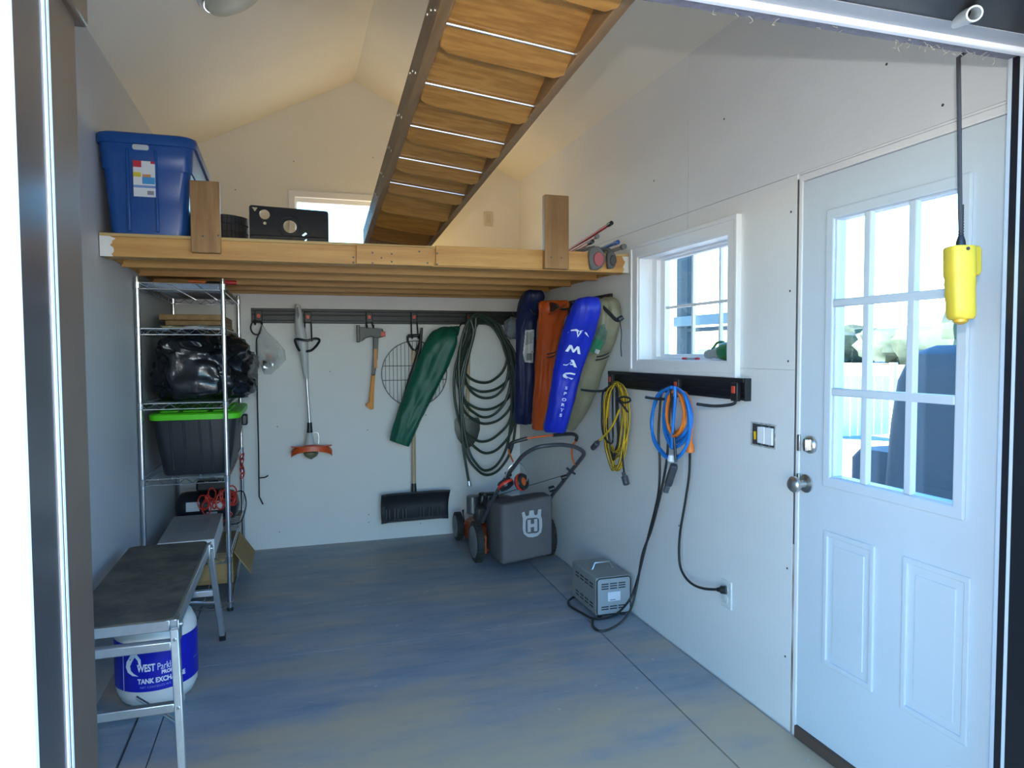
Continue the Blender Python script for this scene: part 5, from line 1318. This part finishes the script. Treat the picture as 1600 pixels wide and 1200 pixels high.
# on the window sill
zs = 1.397
o = thing('marker_pen', (1.80, 2.86, zs), 'red and grey marker pen lying on the window sill', 'pen')
a, b = PX(1067, 560, 1.80), PX(1092, 562, 1.80); a.z = b.z = zs + .007
MB().cyl(a, a.lerp(b, .3), .006, n=10).build('cap', M('pen_red', (.6, .05, .04), .4), o); MB().cyl(a.lerp(b, .3), a.lerp(b, .8), .0055, n=10).build('barrel', M('pen_grey', (.4, .42, .42), .4), o); MB().cyl(a.lerp(b, .8), b, .006, n=10).build('end', M('pen_red2', (.6, .05, .04), .4), o)
o = thing('work_light', (1.81, 2.66, zs), 'green and grey cordless tool lying on the window sill', 'tool')
a, b = PX(1105, 560, 1.81), PX(1146, 552, 1.81); a.z = zs + .026; b.z = zs + .045
MB().tube([a, a.lerp(b, .15), a.lerp(b, .2), a.lerp(b, .62)], [.018, .022, .017, .033], 14).build('grey_barrel', M('tool_grey', (.30, .33, .32), .4), o)
MB().tube([a.lerp(b, .60), a.lerp(b, .75), b], [.034, .042, .040], 14).build('green_body', M('tool_green', (.02, .16, .06), .4), o)
MB().tube(cr([a.lerp(b, .2) + Vector((0, 0, .018)), a.lerp(b, .4) + Vector((0, 0, .045)), a.lerp(b, .65) + Vector((0, 0, .042))], 5), .006, 8).build('trigger_guard', M('tool_green2', (.03, .20, .09), .4), o)

# hoist pendant hanging in the doorway
y = 1.255
pd = thing('hoist_pendant', PY(1500, 505, y), 'yellow hoist pendant control hanging on a black cord before the door', 'remote control')
MT['pend'] = M('pendant_yellow', (.66, .48, .04), .5)
rows = []
for (pyx, cxp, hw, dep) in ((386, 1499, 19, 17), (389, 1499, 20, 18.5), (430, 1499.5, 20, 19), (436, 1500, 18.5, 18), (442, 1500, 19.5, 18.5), (454, 1500, 18.5, 17.5), (460, 1500, 19, 18), (474, 1501, 18, 17), (480, 1501, 18.5, 17.5), (494, 1501.5, 18, 17), (499, 1502, 15, 14)):
    c = PY(cxp, pyx, y); k = mpp(c); rows.append([c + RT * (hw * k * a) + FW * (dep * k * b) for a, b in [(math.copysign(abs(math.cos(t)) ** .6, math.cos(t)), math.copysign(abs(math.sin(t)) ** .6, math.sin(t))) for t in [2 * math.pi * j / 20 for j in range(20)]]])
MB().loft(rows).build('handle', 'pend', pd, angle=.9)
rows = []
for (pyx, l, r) in ((385, 1505, 1524), (390, 1505, 1529), (425, 1505, 1529), (432, 1505, 1525)):
    c0, c1 = PY(l, pyx, y), PY(r, pyx, y); k = mpp(c0)
    rows.append([c0 - FW * (12 * k), c1 - FW * (9 * k), c1 + FW * (9 * k), c0 + FW * (12 * k)])
MB().loft(rows).build('button_guard', 'pend', pd, bevel=.004)
c = PY(1500.5, 503, y); MB().lathe([(.006, -.006), (.016, 0), (.016, .008)], c, n=12).build('bottom_plug', M('amber', (.55, .33, .02), .4), pd)
c = PY(1500, 392, y) - FW * (19 * mpp(PY(1500, 392, y))); MB().lathe([(.004, 0), (.004, .002)], c, -FW, 10).build('hole', 'black', pd)
rows = []
P0, P1 = PY(1501, 386, y), PY(1500, 322, y)
mb = MB(); mb.lathe([(.011, 0), (.010, .012), (.006, .026)] , P0, (0, 0, 1), 14)
for i in range(11): z = .026 + i * .0065; mb.lathe([(.0045, z), (.0062 - .00015 * i, z + .002), (.0062 - .00015 * i, z + .004), (.0045, z + .0065)], P0, (0, 0, 1), 12, cap=False)
mb.build('strain_relief', 'black', pd)
MB().tube([P0 + Vector((0, 0, .02)), P1, PY(1499, 200, y), Vector((PY(1497.5, 95, y).x, y, 2.11)), Vector((PY(1497.5, 95, y).x, 1.20, 2.125))], .0048, 8).build('cord', M('cord_dark', (.03, .028, .035), .5), pd)

# ================================================================== LAWN MOWER
mw_ = thing('lawn_mower', (1.46, 4.75, 0), 'push lawn mower with grey grass bag parked in the back corner', 'lawn mower')
MT['deck_o'] = M('mower_orange', (.52, .10, .02), .45, var=.25, vs=10)
MT['tyre_g'] = M('mower_tyre', (.035, .034, .030), .75, var=.3, vs=50); MT['hub'] = M('hub_grey', (.20, .20, .21), .5)
MT['tube_g'] = M('handle_grey', (.075, .075, .085), .4, .2); MT['bail_o'] = M('bail_orange', (.72, .12, .02), .4)
def wheel(cx, cy, r, wd, out):
    p = MB().lathe([(r * .55, -wd / 2), (r * .93, -wd / 2), (r, -wd / 2 + .010), (r, wd / 2 - .010), (r * .93, wd / 2), (r * .55, wd / 2)], (cx, cy, r), (1, 0, 0), 36).build('wheel', 'tyre_g', mw_)
    MB().lathe([(r * .80, 0), (r * .78, .004), (r * .30, .002), (r * .22, .010), (r * .10, .012), (.001, .012)], (cx + out * wd / 2, cy, r), (out, 0, 0), 28).build('hub_cap', 'hub', p)
    mb = MB()
    for j in range(30):
        a = 2 * math.pi * j / 30; n = Vector((0, math.cos(a), math.sin(a)))
        mb.obox(Vector((cx, cy, r)) + n * (r + .0005), (wd * .82, .014, .007), (Vector((1, 0, 0)), Vector((0, -math.sin(a), math.cos(a))), n))
    mb.build('tread', 'tyre_g', p)
wheel(1.200, 4.617, .136, .052, -1); wheel(1.717, 4.617, .136, .052, 1); wheel(1.207, 5.205, .104, .048, -1); wheel(1.715, 5.205, .104, .048, 1)
rows = []
for (z, k) in ((.045, 0), (.05, .012), (.13, .008), (.165, -.02), (.185, -.07)):
    rows.append([(a, b, z) for a, b in rrect(1.245 - k, 1.685 + k, 4.66 - k * .5, 5.27 + k, .12)])
MB().loft(rows).build('deck', 'deck_o', mw_)
for sx in (1.245, 1.675): MB().box(sx - .012, sx + .012, 4.56, 4.70, .06, .19).build('wheel_bracket', 'deck_o', mw_, bevel=.006)
for sx in (1.245, 1.675): MB().box(sx - .012, sx + .012, 5.12, 5.24, .07, .16).build('wheel_bracket', 'deck_o', mw_, bevel=.006)
MB().tube([(1.235, 5.12, .15), (1.225, 5.11, .22), (1.222, 5.105, .25)], [.004, .004, .008], 8).build('height_lever', 'black', mw_)
# engine
en = MB().lathe([(.13, .0), (.145, .03), (.145, .10), (.12, .15), (.06, .17), (.01, .175)], (1.47, 4.96, .20), n=28).build('engine_shroud', M('engine_black', (.022, .023, .024), .4), mw_)
MB().lathe([(.10, 0), (.12, .01), (.12, .03)], (1.47, 4.96, .17), n=20).build('engine_base', 'hub', mw_)
MB().box(1.27, 1.40, 4.86, 5.00, .20, .31).build('cylinder_head', M('cast_metal', (.10, .10, .10), .5, .6), mw_, bevel=.015)
mf = MB().tube([(1.265, 4.98, .25), (1.265, 4.98, .38)], .045, 16).build('muffler', M('muffler_grey', (.24, .24, .25), .35, .8), mw_, bevel=.006)
MB().box(1.32, 1.42, 4.80, 4.90, .29, .42).build('air_filter', 'black', mw_, bevel=.02)
MB().lathe([(.028, 0), (.03, .02), (.02, .024)], (1.36, 5.05, .36), n=14).build('fuel_cap', 'black', mw_)
MB().cyl((1.36, 5.05, .26), (1.36, 5.05, .365), .06, .045, n=16).build('fuel_tank', M('engine_black2', (.02, .02, .022), .35), mw_)
# handle
H = [(754, 816, 4.58), (766, 790, 4.48), (778, 766, 4.38), (792, 744, 4.25), (804, 728, 4.15), (818, 711, 4.05), (838, 699.5, 3.97), (857, 696, 3.95), (878, 695, 3.95), (900, 699, 3.96), (912, 708, 3.98), (906, 719, 4.04), (890, 739, 4.16), (876, 757, 4.28), (864, 772, 4.38), (856, 786, 4.48)]
MB().tube(cr([PY(a, b, y) for a, b, y in H], 5), .0125, 12).build('handlebar', 'tube_g', mw_)
Bq = [(801.5, 721, 4.10), (798, 713, 4.05), (795, 706, 4.0), (796, 700, 3.97), (800, 692, 3.94), (824, 685, 3.91), (864, 680, 3.91), (893, 678, 3.92), (901, 682, 3.94), (900, 688, 3.96), (894, 698, 3.98), (894, 714, 4.03), (898, 726, 4.08)]
bp_ = [PY(a, b, y) for a, b, y in Bq]
bail = MB().tube(cr(bp_, 5), .0055, 8).build('bail', 'bail_o', mw_)
MB().tube(cr(bp_[3:6], 5), .011, 10).build('foam_grip', 'black', bail); MB().tube(cr(bp_[6:10], 5), .011, 10).build('foam_grip', 'black', bail)
for (a, b, y, r) in ((862, 764, 4.30, .020), (881, 746, 4.19, .016), (794, 741, 4.25, .018)): MB().lathe([(r, -.018), (r, .018), (r * .6, .022)], PY(a, b, y), (1, -.2, .3), 12).build('clamp_knob', 'black', mw_)
MB().tube([PY(885, 731, 4.12), PY(892, 736, 4.11), PY(899, 741, 4.10)], [.006, .009, .006], 8).build('lever', 'black', mw_)
MB().tube([PY(879, 743, 4.22), PY(850, 752, 4.45), PY(815, 762, 4.75), (1.47, 4.93, .385)], .0025, 6).build('starter_rope', 'black', mw_)
MB().tube(cr([PY(797, 738, 4.22), PY(790, 752, 4.30), PY(775, 770, 4.42), (1.30, 4.72, .30)], 5), .004, 6).build('throttle_cable', 'black', mw_)
# grass bag
MT['bag_grey'] = M('bag_taupe', (.135, .122, .126), .8, var=.15, vs=6, bump=.3, bs=120)
rows = []
for (y, x0, x1, z0, z1, r) in ((4.64, 1.30, 1.62, .12, .40, .03), (4.58, 1.262, 1.640, .085, .455, .03), (4.45, 1.262, 1.640, .066, .480, .022), (4.32, 1.278, 1.626, .068, .492, .016), (4.275, 1.284, 1.620, .078, .492, .012), (4.265, 1.296, 1.608, .095, .480, .014)):
    ring_ = []
    for a, b in rrect(x0, x1, z0, z1, r, 6):
        k = noise.noise(Vector((a * 7, y * 5, b * 7)))
        zz = b + .012 * k - (.02 * (1 - ((a - 1.46) / .19) ** 2) if b > .3 else -.0) * 0 - (.016 * math.sin((a - 1.27) * 9) if b < .2 else 0)
        if b < .2: zz += .030 * max(0, (a - 1.50) / .12)
        if b > .3: zz -= .035 * max(0, (1.42 - a) / .15) ** 1.2
        ring_.append((a + .010 * k, y + .008 * noise.noise(Vector((a * 5, b * 5, 2))), zz))
    rows.append(ring_)
gbg = MB(); gbg.loft(rows); gbg = gbg.build('grass_bag', 'bag_grey', mw_, angle=1.2)
lc = PY(832, 819, 4.258); k = mpp(lc) / 5
def lg(u, v, t): return lc + Vector((u * k, -t, -v * k))
MT['logo'] = M('logo_silver', (.46, .48, .50), .35)
outer = [(-80, -48), (-88, -96), (-66, -104), (-58, -74), (-44, -66), (-30, -74), (-26, -108), (10, -110), (14, -76), (27, -68), (41, -77), (46, -112), (74, -113), (69, -60), (78, -40), (80, 20), (72, 70), (40, 96), (0, 104), (-40, 98), (-72, 72), (-82, 30), (-80, -20)]
mb = MB(); mb.plate(outer, [rrect(-57, 55, -50, 72, 26, 4)], lg, 0, .002); mb.build('crown_mark', 'logo', gbg, smooth=False)
mb = MB(); mb.plate([(-41, -36), (-15, -37), (-15, -2), (13, -3), (13, -39), (40, -41), (40, 56), (13, 58), (13, 22), (-15, 24), (-15, 60), (-41, 60)], [], lg, 0, .002); mb.build('letter_h', 'logo', gbg, smooth=False)

# ear defenders over the handle
em = thing('ear_defenders', PY(803, 770, 4.24), 'red and black ear defenders hanging on the mower handle', 'ear defenders')
band_p = [(789, 757, 4.20), (789.5, 746, 4.20), (794, 733, 4.19), (803, 725, 4.18), (813, 724, 4.16), (821, 732, 4.14), (824, 742, 4.13), (823, 752, 4.13)]
MB().tube(cr([PY(a, b, y) for a, b, y in band_p], 5), .0042, 8).build('headband', M('band_steel', (.5, .5, .52), .3, .9), em)
for (px, py, y, ax_, nm) in ((790, 757, 4.20, (-.35, .5, .75), 0), (815, 753, 4.13, (.55, -.75, .25), 1)):
    c = PY(px, py, y); a_ = Vector(ax_).normalized()
    cup = MB().lathe([(.025, -.030), (.048, -.022), (.052, -.004), (.052, .006), (.046, .014)], c, a_, 24).build('cup', 'black', em)
    MB().lathe([(.054, -.010), (.0555, -.006), (.0555, .006), (.054, .009)], c, a_, 24, cap=False).build('red_ring', M('ring_red', (.72, .05, .03), .35), cup)
    MB().lathe([(.030, .014), (.046, .014), (.048, .022), (.040, .028), (.030, .024), (.030, .014)], c, a_, 24, cap=False).build('cushion', 'black_matt', cup)
    MB().lathe([(.026, .015), (.001, .016)], c, a_, 20).build('red_liner', 'bail_o', cup)

# ================================================================== OUTDOORS
MT['gravel'] = M('gravel_ground', (.42, .40, .37), .9, var=.25, vs=1.2, bump=.3, bs=30)
gm = MB(); gm.plate(circle(0, 0, 420, 420, 64), [], fz, -.30, -.145); struct(gm.build('ground', 'gravel', origin=(0, 0, 0), smooth=False))
MT['concrete'] = M('concrete', (.48, .48, .47), .85, var=.1, vs=2)
struct(MB().box(1.93, 9.5, -1.0, 13.0, -.16, -.03).build('pavement', 'concrete', origin=(0, 0, 0), smooth=False))
MT['timber_g'] = M('painted_timber', (.045, .085, .10), .6, var=.15, vs=5)
PGX = 2.6
a, b = PX(1057, 420, PGX), PX(1075, 420, PGX)
pg = thing('pergola', (PGX, a.y, -.03), 'grey green timber post and rail frame outside the small window', 'pergola')
MB().box(PGX, PGX + .05, b.y, a.y, -.03, 2.6).build('post', 'timber_g', pg, bevel=.006)
z0, z1 = PX(1100, 508, PGX).z, PX(1100, 492, PGX).z
MB().box(PGX - .03, PGX - .001, 3.3, a.y - .01, z0, z1).build('rail', M('rail_pale', (.20, .29, .31), .6), pg, bevel=.004)
MB().box(PGX, PGX + .05, 3.3, b.y, z0 - .04, z0 - .012).build('lower_rail', 'timber_g', pg, bevel=.004)
MB().box(PGX, PGX + .05, 3.2, 3.3, -.03, 2.6).build('post', 'timber_g', pg, bevel=.006)
# covered barbecue
bb = thing('covered_barbecue', (2.85, 2.55, -.03), 'barbecue under a dark grey cover standing outside the door', 'barbecue')
MT['cover'] = M('cover_grey', (.07, .085, .10), .7, bump=.3, bs=12)
def boxring(x0, x1, y0, y1, z, r, s): return [(a + .012 * noise.noise(Vector((a * 6, b * 6, z * 3 + s))), b + .012 * noise.noise(Vector((b * 6, a * 6, z * 3 + s))), z) for a, b in rrect(x0, x1, y0, y1, r, 5)]
rows = [boxring(2.62 - k, 3.12 + k, 2.06 - k, 2.60 + k, z, .08, 1) for z, k in ((.0, .03), (.4, .01), (.8, .0), (1.1, -.01), (1.30, -.03), (1.42, -.07), (1.46, -.14))]
MB().loft(rows).build('hood_cover', 'cover', bb)
rows = [boxring(2.68 - k, 3.06 + k, 2.56, 2.86 + k, z, .06, 4) for z, k in ((.06, .02), (.5, .0), (.9, .0), (.95, -.03))]
MB().loft(rows).build('shelf_cover', 'cover', bb)
# white fence panel further out
fn = thing('garden_fence', (9.0, 9.3, -.03), 'white board fence panel beyond the paved yard', 'fence')
MT['fence_w'] = M('fence_white', (.62, .66, .68), .6)
for i in range(8): MB().box(8.6 + .17 * i, 8.75 + .17 * i, 9.62, 9.66, -.03, 1.0).build('board', 'fence_w', fn, bevel=.003)
for x in (8.50, 9.99): MB().box(x, x + .10, 9.60, 9.70, -.03, 1.22).build('post', 'fence_w', fn, bevel=.005)
# pickup far off
tk = thing('pickup_truck', (24, 30, -.14), 'white pickup truck parked far off beyond the small window', 'truck')
o = PX(1120, 545, 24.0); ty0 = o.y
MT['car_w'] = M('car_white', (.70, .74, .76), .3); MT['car_g'] = M('car_glass', (.06, .09, .11), .15)
def car(u, v, t): return (24 + t, ty0 + u, -.14 + v)
mb = MB(); mb.plate([(-2.6, .45), (2.4, .45), (2.6, .7), (2.55, 1.05), (1.3, 1.12), (.7, 1.78), (-.75, 1.80), (-.95, 1.15), (-2.6, 1.12)], [], car, -.9, .9); mb.build('body', 'car_w', tk, bevel=.05, smooth=False)
mb = MB(); mb.plate([(1.1, 1.15), (.65, 1.68), (-.65, 1.70), (-.8, 1.18)], [], car, -.91, .91); mb.build('side_window', 'car_g', tk, smooth=False)
for u in (-1.65, 1.65): MB().cyl(car(u, .36, -.92), car(u, .36, .92), .36, n=20).build('wheel', 'rubber', tk)
# trees on the skyline
MT['leaf'] = M('far_foliage', (.10, .16, .13), .9, var=.4, vs=.8); MT['bark'] = M('far_bark', (.10, .08, .06), .9)
for i, (x, y, h, r, lab) in enumerate(((70, 76, 4.4, 5.0, 'rounded far tree seen through the small window, beyond the truck'), (74, 92, 4.0, 5.6, 'broad far tree behind the grey green post'), (66, 62, 3.8, 4.6, 'low far tree left of the covered barbecue through the door'), (60, 50, 4.6, 4.8, 'tall far tree above the fence through the door'), (56, 38, 4.2, 4.4, 'far tree showing in the middle door panes'), (52, 26, 4.5, 4.5, 'far tree seen in the door panes farthest from the knob'))):
    t = thing('tree', (x, y, -.14), lab, 'tree', 'trees on the skyline')
    blob((x, y, h * .52), (r, r, h * .5), i * 2.7, .35, 24, fold=4).build('crown', 'leaf', t)
    MB().cyl((x, y, -.14), (x, y, h * .5), .2, n=8).build('trunk', 'bark', t)
